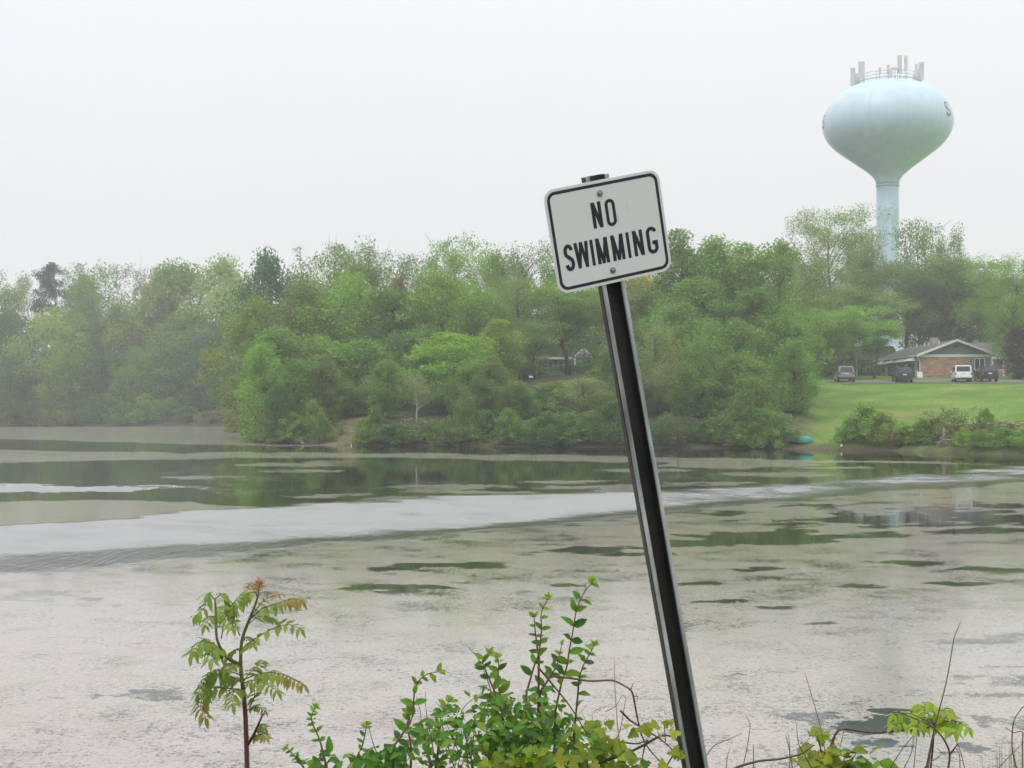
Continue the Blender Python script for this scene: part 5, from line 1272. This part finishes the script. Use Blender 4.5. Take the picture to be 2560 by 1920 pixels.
for pts, dz, np_, sz, col, mat, dr, tip in [
    ([(690, 205), (600, 205), (540, 250), (470, 330)], -.08, 7, S_, 'sumac', 'stem_green', .9, None), ([(684, 210), (690, 160), (700, 105)], .0, 5, .034, 'sumac_red', 'stem_red', -.5, 'sumac_red'),
    ([(670, 230), (640, 170), (610, 130)], .05, 4, .04, 'sumac_y', 'stem_red', -.2, 'sumac_red'), ([(615, 425), (720, 335), (850, 290), (960, 255), (1040, 270)], -.06, 9, S_, 'sumac', 'stem_red', 1.0, 'sumac_y'), ([(600, 455), (690, 310), (780, 238), (885, 215)], .08, 6, .035, 'sumac_y', 'stem_green', -.1, 'sumac_red'),
    ([(575, 640), (690, 565), (830, 490), (940, 470), (1030, 500)], -.12, 5, S_, 'sumac', 'stem_red', .6, None), ([(600, 465), (690, 400), (790, 410), (850, 465)], .14, 6, .055, 'sumac', 'stem_green', .7, None),
    ([(325, 265), (262, 215), (240, 320), (165, 395)], -.05, 6, S_, 'sumac', 'stem_green', .9, None), ([(325, 255), (395, 215), (440, 290), (468, 390)], .06, 6, S_, 'sumac', 'stem_green', .9, None), ([(330, 400), (285, 410), (235, 480)], -.1, 4, .055, 'sumac', 'stem_green', .7, None), ([(330, 330), (380, 330), (430, 420), (470, 480)], -.1, 5, S_, 'sumac', 'stem_green', .8, None),
    ([(375, 585), (400, 450), (430, 350), (500, 310)], .1, 5, .055, 'sumac', 'stem_red', .6, None), ([(530, 560), (490, 460), (455, 370), (380, 260)], .15, 5, .05, 'sumac', 'stem_red', .6, None), ([(420, 745), (360, 680), (280, 615), (200, 625), (140, 695)], -.16, 8, .078, 'sumac', 'stem_green', .9, None), ([(400, 700), (340, 660), (300, 680), (290, 760)], -.2, 5, .07, 'sumac', 'stem_green', .9, None),
    ([(530, 885), (420, 848), (320, 858), (240, 925), (188, 1040)], -.1, 8, .068, 'sumac', 'stem_red', .9, None), ([(555, 1010), (400, 995), (270, 1003), (220, 1080), (203, 1160), (245, 1240)], -.15, 9, .064, 'sumac', 'stem_red', .7, 'sumac_y'),
    ([(552, 930), (680, 880), (800, 868), (930, 902), (1055, 968)], -.1, 11, .062, 'sumac', 'stem_red', 1.0, 'sumac_y'), ([(545, 960), (640, 930), (740, 962), (840, 1020)], -.2, 7, .058, 'sumac', 'stem_green', .8, None), ([(562, 1012), (505, 1008), (462, 1060), (475, 1130)], -.2, 6, .06, 'sumac', 'stem_green', .7, None), ([(560, 960), (500, 925), (440, 900), (420, 960)], .1, 6, .065, 'sumac', 'stem_green', .8, None),
    ([(560, 940), (620, 860), (680, 810), (720, 770)], .12, 5, .06, 'sumac', 'stem_green', .4, None), ([(610, 1155), (650, 1065), (648, 985)], -.1, 4, .04, 'sumac', 'stem_red', .4, None), ([(580, 1185), (660, 1150), (740, 1185)], -.05, 6, .035, 'sumac', 'stem_green', .4, None), ([(620, 1420), (690, 1320), (740, 1330)], -.05, 5, .042, 'sumac', 'stem_green', .4, None), ([(620, 1430), (700, 1380), (755, 1410)], -.1, 6, .04, 'sumac_y', 'stem_green', .5, None),
    ([(545, 700), (590, 640), (645, 635)], -.1, 4, .05, 'sumac', 'stem_green', .5, None), ([(540, 665), (470, 690), (420, 770)], .1, 5, .055, 'sumac', 'stem_green', .6, None), ([(550, 590), (600, 570), (640, 610)], .1, 4, .045, 'sumac', 'stem_green', .5, None), ([(520, 800), (450, 800), (405, 850)], -.15, 4, .05, 'sumac', 'stem_green', .6, None)]:
    compound(sp, pts, dz, int(np_ * 1.2 + .5), sz * 1.0, col, M[mat], dr * .5, 'lan', ZA, D0, tip, 1.2)
sp.finish()

# ---- honeysuckle shrub in the middle
ZB = lambda x, y, D: at(1200 + x / 3.19, 1400 + y / 3.19, D)
ZC = lambda x, y, D: at(700 + x / 3.318, 1420 + y / 3.318, D)
DH = 4.9
bx0 = at(1290, 1920, DH); hbase = Vector((bx0.x, DH, gz(bx0.x, DH)))
hs = Plant('honeysuckle_shrub', hbase, 'leafy green honeysuckle shrub with upright shoots at bottom centre', 'shrub')
def shoot(pl, pts, ZF, D, nnode, s0, s1, col='hs', r=.0042, tip='hs_pale', mat='stem_red', kind='ell', dz=0.0):
    k = len(pts); P_ = smooth_path([ZF(x, y, D + dz * i / (k - 1)) for i, (x, y) in enumerate(pts)], 5)
    pl.stem([ZF(pts[0][0] - 15, 1900, D)] + P_, r, r * .35, M[mat], n=6)
    tot = len(P_) - 1; ph = frng.uniform(0, 3)
    for i in range(nnode):
        t_ = .12 + .86 * i / max(1, nnode - 1); f_ = t_ * tot; a = int(min(f_, tot - 1)); q = P_[a].lerp(P_[a+1], f_ - a)
        tan = (P_[min(a+1, tot)] - P_[max(a-1, 0)]).normalized()
        s_ = (s0 + (s1 - s0) * t_) * frng.uniform(.7, 1.2); an = ph + i * 1.57 + frng.uniform(-.5, .5)
        x_ = tan.cross(Vector((0, 1, 0))).normalized(); y_ = tan.cross(x_)
        sd = x_ * math.cos(an) + y_ * math.sin(an) * .7
        for sg in (-1, 1):
            if frng.random() < .12: continue
            pl.leaf(kind, q, sd * sg + tan * .45 + rnd(.2), Vector((0, -.9, .7)) + rnd(.3), s_ * 1.4, (tip if t_ > .8 else (col if frng.random() < .75 else 'hs_dark')))
    for q in range(4): pl.leaf(kind, P_[-1], (P_[-1] - P_[-2]).normalized() + rnd(.45), (0, -.8, .8), s1 * 1.1, tip)
shoot(hs, [(370, 1060), (430, 850), (470, 740), (490, 560), (490, 420), (545, 305)], ZB, DH, 8, .040, .020)
shoot(hs, [(600, 1210), (650, 980), (692, 850), (712, 720), (742, 560), (772, 390), (830, 260), (892, 180)], ZB, DH - .05, 10, .050, .024)
shoot(hs, [(752, 1355), (780, 1080), (790, 960), (820, 850), (880, 740), (912, 680)], ZB, DH, 9, .034, .020)
shoot(hs, [(470, 760), (455, 690), (440, 560), (430, 450)], ZB, DH + .03, 5, .022, .018)
shoot(hs, [(480, 1050), (560, 930), (620, 820), (650, 680)], ZB, DH + .05, 7, .036, .022)
shoot(hs, [(940, 1480), (1000, 1400), (1100, 1230), (1110, 1080), (1132, 960), (1220, 882), (1320, 860)], ZC, DH - .1, 9, .045, .022)
shoot(hs, [(1850, 1230), (1790, 1050), (1735, 920), (1690, 810), (1680, 765), (1735, 705)], ZC, DH - .05, 7, .046, .024)
shoot(hs, [(1960, 1300), (1830, 1060), (1810, 930), (1815, 800), (1805, 745)], ZC, DH + .05, 6, .045, .022)
shoot(hs, [(385, 1650), (330, 1430), (270, 1290), (262, 1220), (300, 1155)], ZC, DH, 8, .024, .016, mat='stem_green')
shoot(hs, [(195, 1650), (120, 1560), (60, 1492)], ZC, DH, 5, .022, .016, mat='stem_green')
shoot(hs, [(600, 1640), (680, 1480), (708, 1360), (720, 1300)], ZC, DH, 7, .024, .015, mat='stem_green')
shoot(hs, [(1300, 1640), (1320, 1400), (1350, 1200), (1400, 1110)], ZC, DH + .1, 8, .036, .022)
shoot(hs, [(1090, 1500), (1060, 1300), (1085, 1150)], ZC, DH + .1, 6, .034, .022)
def mass(pl, poly, ZF, D, sD, count, s0, s1, cols, kind='ell', face=.45, wid=1.0):
    """leaves through a region of the shrub, given by its outline"""
    P_ = np.array(poly, float); c = P_.mean(0); done = 0
    x0, y0 = P_.min(0); x1, y1 = P_.max(0)
    def inside(x, y):
        r = False; j = len(P_) - 1
        for i in range(len(P_)):
            if (P_[i][1] > y) != (P_[j][1] > y) and x < (P_[j][0] - P_[i][0]) * (y - P_[i][1]) / (P_[j][1] - P_[i][1]) + P_[i][0]: r = not r
            j = i
        return r
    while done < count:
        x, y = frng.uniform(x0, x1), frng.uniform(y0, y1)
        if not inside(x, y): continue
        q = ZF(x, y, D + frng.gauss(0, sD)); done += 1
        d_ = Vector((frng.uniform(-1, 1), frng.uniform(-1, .4), frng.uniform(-.7, .45)))
        pl.leaf(kind, q, d_, Vector((0, -face, 1)) + rnd(.45), frng.uniform(s0, s1), frng.choice(cols), wid)
mass(hs, [(950, 1660), (1000, 1400), (1180, 1260), (1420, 1130), (1640, 1180), (1720, 960), (1960, 1050), (2100, 1250), (2250, 1300), (2300, 1660)], ZC, DH, .13, 300, .032, .056, ['hs', 'hs', 'hs_dark', 'hs', 'hs_pale', 'grape'])
mass(hs, [(600, 1660), (700, 1570), (860, 1450), (1000, 1440), (1050, 1660)], ZC, DH, .1, 60, .040, .066, ['hs', 'hs_dark', 'hs'])
mass(hs, [(190, 1660), (240, 1560), (420, 1520), (640, 1600), (700, 1660)], ZC, DH, .05, 26, .040, .070, ['hs', 'hs_dark', 'hs_pale'])
mass(hs, [(0, 1660), (50, 1150), (330, 1080), (480, 1020), (620, 1200), (780, 1250), (900, 1400), (960, 1660)], ZB, DH + .05, .16, 330, .032, .054, ['hs', 'hs_dark', 'hs', 'grape'])
mass(hs, [(100, 1900), (100, 1600), (900, 1550), (1250, 1660), (1250, 1900)], ZB, DH, .2, 120, .035, .06, ['hs', 'hs_dark', 'grape'])
mass(hs, [(950, 1660), (1000, 1380), (1420, 1100), (1720, 960), (2100, 1200), (2300, 1300), (2300, 1660)], ZC, DH - .06, .12, 130, .020, .036, ['hs', 'hs_pale', 'grape', 'hs_dark'])
mass(hs, [(0, 1660), (100, 1120), (480, 1000), (760, 1200), (960, 1660)], ZB, DH - .06, .12, 130, .020, .036, ['hs', 'hs_pale', 'hs_dark', 'grape'])
for k in range(40):     # fine twigs
    e = ZB(frng.uniform(-550, 950), frng.uniform(1050, 1500), DH + frng.gauss(0, .12)); d_ = Vector((frng.gauss(0, .05), frng.gauss(0, .03), -frng.uniform(.08, .2)))
    hs.stem(smooth_path([e + d_, e + d_ * .5 + rnd(.01), e], 3), .0018, .0007, M['cane'], name='twig', n=4)
for k in range(26):     # woody stems inside
    e = ZB(frng.uniform(-500, 950), frng.uniform(1250, 1600), DH + frng.gauss(0, .12))
    a_ = hbase + Vector((frng.gauss(0, .12), frng.gauss(0, .1), -.05))
    hs.stem(smooth_path([a_, a_.lerp(e, .55) + Vector((frng.gauss(0, .05), 0, .12)), e], 5), .005, .002, M['cane'], n=5)
hs.finish()
# blossoms
for x, y in ((1690, 1360), (1365, 1240), (1480, 1215)):
    q = ZC(x, y, DH - .22)
    fo = MB()
    for k in range(7):
        a = k * .9; d_ = Vector((math.cos(a), -.4, math.sin(a) * .8)) * frng.uniform(.010, .017); fo.tube([(0, 0, 0), d_ * .6, d_], [.0012, .0022, .0012], 5)
    fl = fo.build('blossom', M['white'], hs.o); fl.location = q - hs.base; fl['kind'] = 'stuff'

# ---- grape vine between the shrub and the post
DG = 4.75
gb_ = at(1500, 1920, DG); gbase = Vector((gb_.x, DG, gz(gb_.x, DG)))
gv = Plant('grape_vine', gbase, 'yellow green wild grape vine with arching canes left of the post foot', 'vine')
for pts, r in [([(580, 925), (740, 945), (880, 965), (1050, 960), (1150, 1002), (1212, 1052), (1240, 1180), (1262, 1290), (1290, 1400), (1350, 1510), (1450, 1640), (1500, 1900)], .0042), ([(960, 1612), (1150, 1550), (1300, 1480), (1420, 1412), (1500, 1400), (1580, 1440), (1640, 1500)], .0055), ([(860, 1405), (1000, 1430), (1230, 1465), (1340, 1440)], .0045),
               ([(1120, 1200), (1200, 1280), (1330, 1360), (1440, 1430), (1510, 1490), (1580, 1560)], .004), ([(1340, 1440), (1310, 1500), (1295, 1620), (1350, 1640)], .003), ([(900, 1660), (930, 1400), (970, 1310)], .0035), ([(1010, 1520), (1110, 1380), (1160, 1120)], .002), ([(1490, 1640), (1545, 1550), (1600, 1510)], .003), ([(460, 850), (560, 970), (650, 1080), (720, 1170), (830, 1350), (900, 1500), (960, 1640)], .0035), ([(1200, 1040), (1225, 975)], .002), ([(1480, 1450), (1470, 1300), (1500, 1270)], .002)]:
    gv.stem(smooth_path([ZB(x, y, DG + .02 * math.sin(i)) for i, (x, y) in enumerate(pts)], 5), r, r * .5, M['cane'], name='cane', n=6)
for pts in ([(910, 1220), (930, 1190), (960, 1200), (955, 1175), (985, 1180), (1003, 1160)], [(1225, 1090), (1255, 1085), (1250, 1130), (1235, 1120)], [(1000, 1210), (1060, 1180), (1100, 1140), (1140, 1080), (1170, 1125)]):
    gv.stem(smooth_path([ZB(x, y, DG) for x, y in pts], 5), .0012, .0008, M['cane'], name='tendril', n=4)
for x, y, s_ in [(1280, 1310, .07), (1180, 1310, .045), (1190, 1370, .05), (1420, 1310, .055), (1470, 1280, .04), (1510, 1270, .05), (1560, 1350, .05), (1550, 1510, .06), (1530, 1500, .05), (1580, 1560, .05), (1440, 1390, .035), (1020, 1275, .045), (900, 1270, .07), (880, 1340, .07), (850, 1300, .06), (960, 1330, .05), (1010, 1380, .07), (970, 1460, .08), (1090, 1470, .06), (1050, 1420, .05), (1100, 1510, .05), (940, 1420, .06), (1420, 1625, .05), (1490, 1640, .05), (1350, 1330, .035)]:
    gv.leaf('lob', ZB(x, y, DG + frng.gauss(0, .04)), Vector((frng.uniform(-.6, .6), -.5, frng.uniform(-1, .2))), Vector((frng.gauss(0, .3), -1, .5)), s_ * .72, frng.choice(['grape', 'grape', 'grape_y']))
mass(gv, [(780, 1660), (760, 1430), (900, 1380), (1080, 1480), (1250, 1560), (1300, 1660)], ZB, DG, .08, 60, .026, .05, ['grape', 'grape_y', 'grape', 'hs'], 'lob', .9)
mass(gv, [(0, 1660), (60, 1560), (260, 1590), (500, 1480), (640, 1560), (700, 1660)], ZB, DG - .1, .06, 40, .026, .048, ['grape', 'grape_y', 'lime'], 'lob', .9)
for x, y in ((990, 1290), (1290, 1270), (1430, 1265), (1525, 1320), (1560, 1520), (1430, 1620), (1050, 1320)):
    q = ZB(x, y, DG); fm = MB()
    for k in range(14): c_ = rnd(.010); fm.lathe([(0, -.002), (.0022, 0), (0, .002)], 6, (c_.x, c_.y)); fm.v[-18:] = [(a, b, z + c_.z) for a, b, z in fm.v[-18:]]
    fo = fm.build('flower_bud', M['straw'], gv.o); fo.location = q - gv.base; fo['kind'] = 'stuff'
gv.finish()

# ---- right of the post
ZD = lambda x, y, D: at(1750 + x / 2.731, 1500 + y / 2.731, D)
DR = 5.2
def ground_at(x, D): q = ZD(x, 1147, D); return Vector((q.x, D, gz(q.x, D)))
g2b = ground_at(820, DR)
g2 = Plant('grape_seedling', g2b, 'yellow green lobed leaf plant low right of the post', 'plant')
g2.stem(smooth_path([g2b, ZD(850, 1300, DR), ZD(830, 1050, DR), ZD(800, 920, DR)], 5), .005, .002, M['cane'])
mass(g2, [(640, 1147), (680, 1060), (760, 1000), (770, 900), (800, 870), (860, 910), (870, 980), (950, 1010), (950, 1147)], ZD, DR, .05, 44, .035, .06, ['grape', 'grape_y', 'grape'], 'lob', .9)
for x, y in ((800, 900), (715, 980), (790, 1060), (930, 995), (910, 1050)):
    fm = MB()
    for k in range(22): c_ = rnd(.013); fm.lathe([(0, -.003), (.003, 0), (0, .003)], 6, (c_.x, c_.y)); fm.v[-18:] = [(a, b, z + c_.z) for a, b, z in fm.v[-18:]]
    fo = fm.build('flower_bud', M['straw'], g2.o); fo.location = ZD(x, y, DR - .05) - g2.base; fo['kind'] = 'stuff'
g3b = ground_at(1120, DR)
g3_ = Plant('leafy_seedling', g3b, 'small dark green leafy plant beside the yellow green one', 'plant')
g3_.stem(smooth_path([g3b, ZD(1110, 1250, DR), ZD(1130, 1080, DR)], 4), .004, .002, M['stem_green'])
mass(g3_, [(980, 1147), (990, 1080), (1110, 1030), (1180, 1040), (1230, 1100), (1240, 1147)], ZD, DR, .04, 18, .05, .09, ['hs', 'hs_dark', 'hs_pale', 'grape'])
shoot(g3_, [(960, 1200), (970, 1120), (990, 1075)], ZD, DR, 4, .04, .03, 'grape', tip='grape_y', kind='lan')
g4b = ground_at(1560, DR + .3)
g4 = Plant('lime_sapling', g4b, 'lime yellow sapling with feathered leaves at lower right', 'sapling')
g4.stem(smooth_path([g4b, ZD(1570, 1250, DR + .3), ZD(1590, 1000, DR + .2), ZD(1600, 860, DR + .1)], 5), .0045, .003, M['bark_red'], name='trunk')
for pts, dz, np_, col in [([(1600, 865), (1500, 800), (1400, 770), (1320, 785)], -.1, 6, 'lime'), ([(1600, 865), (1480, 860), (1390, 840), (1315, 850)], -.15, 6, 'lime'), ([(1600, 860), (1560, 780), (1520, 730), (1490, 715)], .05, 5, 'lime'), ([(1600, 860), (1610, 780), (1600, 730), (1570, 705)], -.05, 5, 'lime'), ([(1600, 860), (1640, 790), (1670, 745), (1700, 740)], .05, 5, 'lime'),
                     ([(1600, 862), (1680, 830), (1760, 830), (1830, 872)], -.12, 7, 'lime'), ([(1600, 865), (1670, 860), (1720, 870), (1745, 900)], -.2, 5, 'lime'), ([(1600, 862), (1540, 840), (1490, 830), (1470, 870)], -.2, 5, 'lime'), ([(1600, 862), (1660, 800), (1690, 790), (1700, 760)], -.1, 4, 'grape_y')]:
    compound(g4, pts, dz, np_, .055, col, M['stem_green'], .5, 'lan', ZD, DR + .1, None, 1.3)
bc = ground_at(870, DR); 
bw_ = Plant('bare_branch', bc, 'bare brown branch arching sideways low right of the post', 'branch')
bw_.stem(smooth_path([bc, ZD(850, 1250, DR), ZD(885, 1030, DR), ZD(935, 900, DR), ZD(1000, 880, DR), ZD(1180, 905, DR), ZD(1330, 895, DR), ZD(1500, 885, DR), ZD(1572, 865, DR)], 5), .0065, .003, M['cane'], n=7)
b2 = ground_at(1690, DR + .1)
bw2 = Plant('bare_branch', b2, 'dark bare vine cane hooking up and over near the lime sapling', 'branch')
bw2.stem(smooth_path([b2, ZD(1685, 1250, DR), ZD(1705, 1060, DR), ZD(1670, 960, DR), ZD(1590, 870, DR), ZD(1470, 812, DR), ZD(1360, 768, DR), ZD(1282, 771, DR)], 5), .0045, .002, M['cane'], n=6)
bw2.stem(smooth_path([ZD(1700, 1060, DR), ZD(1740, 1010, DR), ZD(1760, 980, DR)], 3), .004, .002, M['cane'], name='twig')
b3 = ground_at(240, DR - .3)
bw3 = Plant('bare_branch', b3, 'thin bare cane lying sideways beside the post foot', 'branch')
bw3.stem(smooth_path([b3, ZD(200, 1220, DR - .3), ZD(245, 1147, DR - .3), ZD(400, 1100, DR - .3), ZD(540, 1086, DR - .3), ZD(690, 1050, DR - .3), ZD(780, 990, DR - .3)], 5), .006, .003, M['cane'], n=6)
# dry stalks
ST = 'dry stalks on the near bank'
for k, (pts, lb) in enumerate([
    ([(1545, 1147), (1600, 880), (1682, 560), (1735, 260), (1780, 150)], 'tallest dry reddish stalk leaning right at lower right'), ([(870, 1147), (830, 900), (765, 660), (715, 495)], 'tall thin stalk leaning left above the yellow green plant'), ([(925, 1147), (960, 990), (995, 835)], 'thin straight dry stalk rising from the arching branch'),
    ([(760, 1147), (715, 1060), (680, 1000), (665, 930), (660, 845)], 'dark bent stalk left of the yellow green plant'), ([(280, 1160), (298, 1120), (325, 990), (342, 845), (308, 780)], 'knobbly dark twig with a hooked tip right of the post'), ([(30, 1090), (90, 1000), (150, 968), (220, 940), (288, 908)], 'thin curved twig touching the post'),
    ([(630, 1147), (605, 1000), (585, 920)], None), ([(610, 1147), (612, 1000), (603, 915)], None), ([(180, 1150), (185, 1080), (203, 1018)], None), ([(366, 1130), (365, 1050), (363, 985)], None), ([(1395, 1147), (1440, 1050), (1456, 960), (1450, 810)], None), ([(1460, 1147), (1478, 950), (1492, 772)], None),
    ([(1300, 1147), (1380, 1020), (1462, 920)], None), ([(1805, 1147), (1780, 1040), (1718, 878)], None), ([(1775, 1147), (1770, 1050), (1740, 1000)], None), ([(1560, 1147), (1580, 1010), (1620, 850)], None), ([(1552, 1147), (1570, 1050), (1595, 930)], None), ([(1678, 980), (1680, 930), (1678, 885)], None),
    ([(2160, 1147), (2130, 1000), (2142, 830), (2200, 735), (2230, 720)], 'dark twig arching at the right edge'), ([(2040, 1147), (2120, 1060), (2230, 950)], 'pinkish dry stem slanting at the right edge'), ([(2205, 560), (2207, 530), (2208, 500)], None), ([(2200, 900), (2140, 905), (2085, 870)], None), ([(1340, 1350), (1345, 1330), (1350, 1300)], None), ([(1530, 1147), (1600, 1090), (1650, 1050), (1620, 1015)], None), ([(1040, 1100), (1070, 1040), (1100, 975)], None)]):
    if k in (20, 22, 17): continue
    D = DR + ((k * 37) % 11 - 5) * .05
    g_ = ground_at(pts[0][0], D)
    st = Plant('dry_stalk', g_, lb or 'short thin dry stalk among the growth right of the post', 'stalk', ST)
    st.stem(smooth_path([g_ + Vector((0, 0, -.03)), ZD(pts[0][0], pts[0][1] + 60, D)] + [ZD(x, y, D) for x, y in pts], 4), .0042 if k in (0, 18, 19) else .003, .0012, M['straw'] if k % 3 else M['cane'], n=5)
g_ = ZB(1140, 1900, 4.7); g_ = Vector((g_.x, 4.7, gz(g_.x, 4.7)))
st = Plant('dry_stalk', g_, 'hair thin straight stalk just left of the post', 'stalk', ST); st.stem(smooth_path([g_, ZB(1140, 1660, 4.7), ZB(1100, 1350, 4.7), ZB(1075, 1000, 4.7), ZB(1072, 800, 4.7)], 4), .0025, .0008, M['straw'], n=5)
g_ = ZC(830, 1800, 4.9); g_ = Vector((g_.x, 4.9, gz(g_.x, 4.9)))
st = Plant('dry_stalk', g_, 'thin dark stalk at the left side of the shrub', 'stalk', ST); st.stem(smooth_path([g_, ZC(850, 1660, 4.9), ZC(780, 1480, 4.9), ZC(738, 1320, 4.9)], 4), .003, .001, M['cane'], n=5)
g_ = ZC(1700, 1500, 4.95); g_ = Vector((g_.x, 4.95, gz(g_.x, 4.95)))
st = Plant('dry_stalk', g_, 'straight grey twig poking up left out of the shrub top', 'stalk', ST); st.stem(smooth_path([g_, ZC(1760, 1100, 4.95), ZC(1660, 780, 4.95), ZC(1540, 630, 4.95)], 4), .003, .0012, M['deadwood'], n=5)
# ---- grass tufts on the near bank
grng = np.random.default_rng(4)
gvv = []; gff = []
def blade(b_, tipv, w):
    k0 = len(gvv); b_ = Vector(b_); tipv = Vector(tipv); md = b_.lerp(tipv, .55) + Vector((0, 0, .06 * (tipv - b_).length)); sd = Vector((w, w * .3, 0))
    gvv.extend([tuple(b_ - sd), tuple(b_ + sd), tuple(md + sd * .8), tuple(md - sd * .8), tuple(tipv)]); gff.extend([(k0, k0 + 1, k0 + 2, k0 + 3), (k0 + 3, k0 + 2, k0 + 4)])
for k in range(150):
    x = grng.choice([grng.uniform(1830, 2230), grng.uniform(2050, 2260), grng.uniform(150, 480), grng.uniform(1600, 1900)], p=[.35, .4, .1, .15])
    D = 5.0 + grng.uniform(-.3, .6); g_ = ground_at(x, D); hgt_ = grng.uniform(880, 1130) if x > 1950 else grng.uniform(1040, 1150)
    blade(g_, ZD(x + grng.normal() * 70, hgt_, D + grng.normal() * .1), grng.uniform(.002, .0045))
for k in range(5000):
    x, y = grng.uniform(-5, 6), grng.uniform(1.2, 7.4); z = gz(x, y) if k % 1 == 0 else 0
    blade((x, y, z - .02), (x + grng.normal() * .10, y + grng.normal() * .10, z + grng.uniform(.12, .42)), .004) if z + .45 < 3 - .27 * y else None
M['grass'] = simple('grass_blade', (.12, .20, .035), .6, var=.4, scale=9, col2=(.17, .20, .05))
me = bpy.data.meshes.new('bank_grass'); me.from_pydata(gvv, [], gff); me.materials.append(M['grass'])
tag(link('bank_grass', me), 'long green grass blades on the near bank', 'grass', kind='stuff')

# ------------------------------------------------------------------ haze: the damp air round the whole place
m, n, l, out = mat_new('damp_air')
pv = n.new('ShaderNodeVolumePrincipled')
pv.inputs['Color'].default_value = (0.93, 0.95, 0.97, 1)
pv.inputs['Density'].default_value = 0.00080
pv.inputs['Anisotropy'].default_value = 0.2
l(pv.outputs[0], out.inputs['Volume'])
hz = MB().box(-430, 430, -90, 570, -3.0, 66).build('haze', m)
tag(hz, kind='stuff')

# ------------------------------------------------------------------ labels that still coincide: tell them apart by their order from the left
ORD = ['first', 'second', 'third', 'fourth', 'fifth', 'sixth', 'seventh', 'eighth', 'ninth', 'tenth', 'eleventh', 'twelfth', 'thirteenth', 'fourteenth', 'fifteenth', 'sixteenth',
       'seventeenth', 'eighteenth', 'nineteenth', 'twentieth', 'twenty-first', 'twenty-second', 'twenty-third', 'twenty-fourth', 'twenty-fifth', 'twenty-sixth', 'twenty-seventh', 'twenty-eighth', 'twenty-ninth']
ORD += [t_ + u_ for t_ in ('thirt', 'fort') for u_ in ['ieth'] + ['y-' + q for q in ORD[:9]]]
same = {}
for o in bpy.data.objects:
    if o.parent is None and 'label' in o: same.setdefault(o['label'], []).append(o)
for lb, lst in same.items():
    if len(lst) < 2 or 'deep in the wood' in lb: continue
    lst.sort(key=lambda q: q.location.x / q.location.y)
    for k, o in enumerate(lst): o['label'] = '%s, %s from left' % (lb, ORD[k])
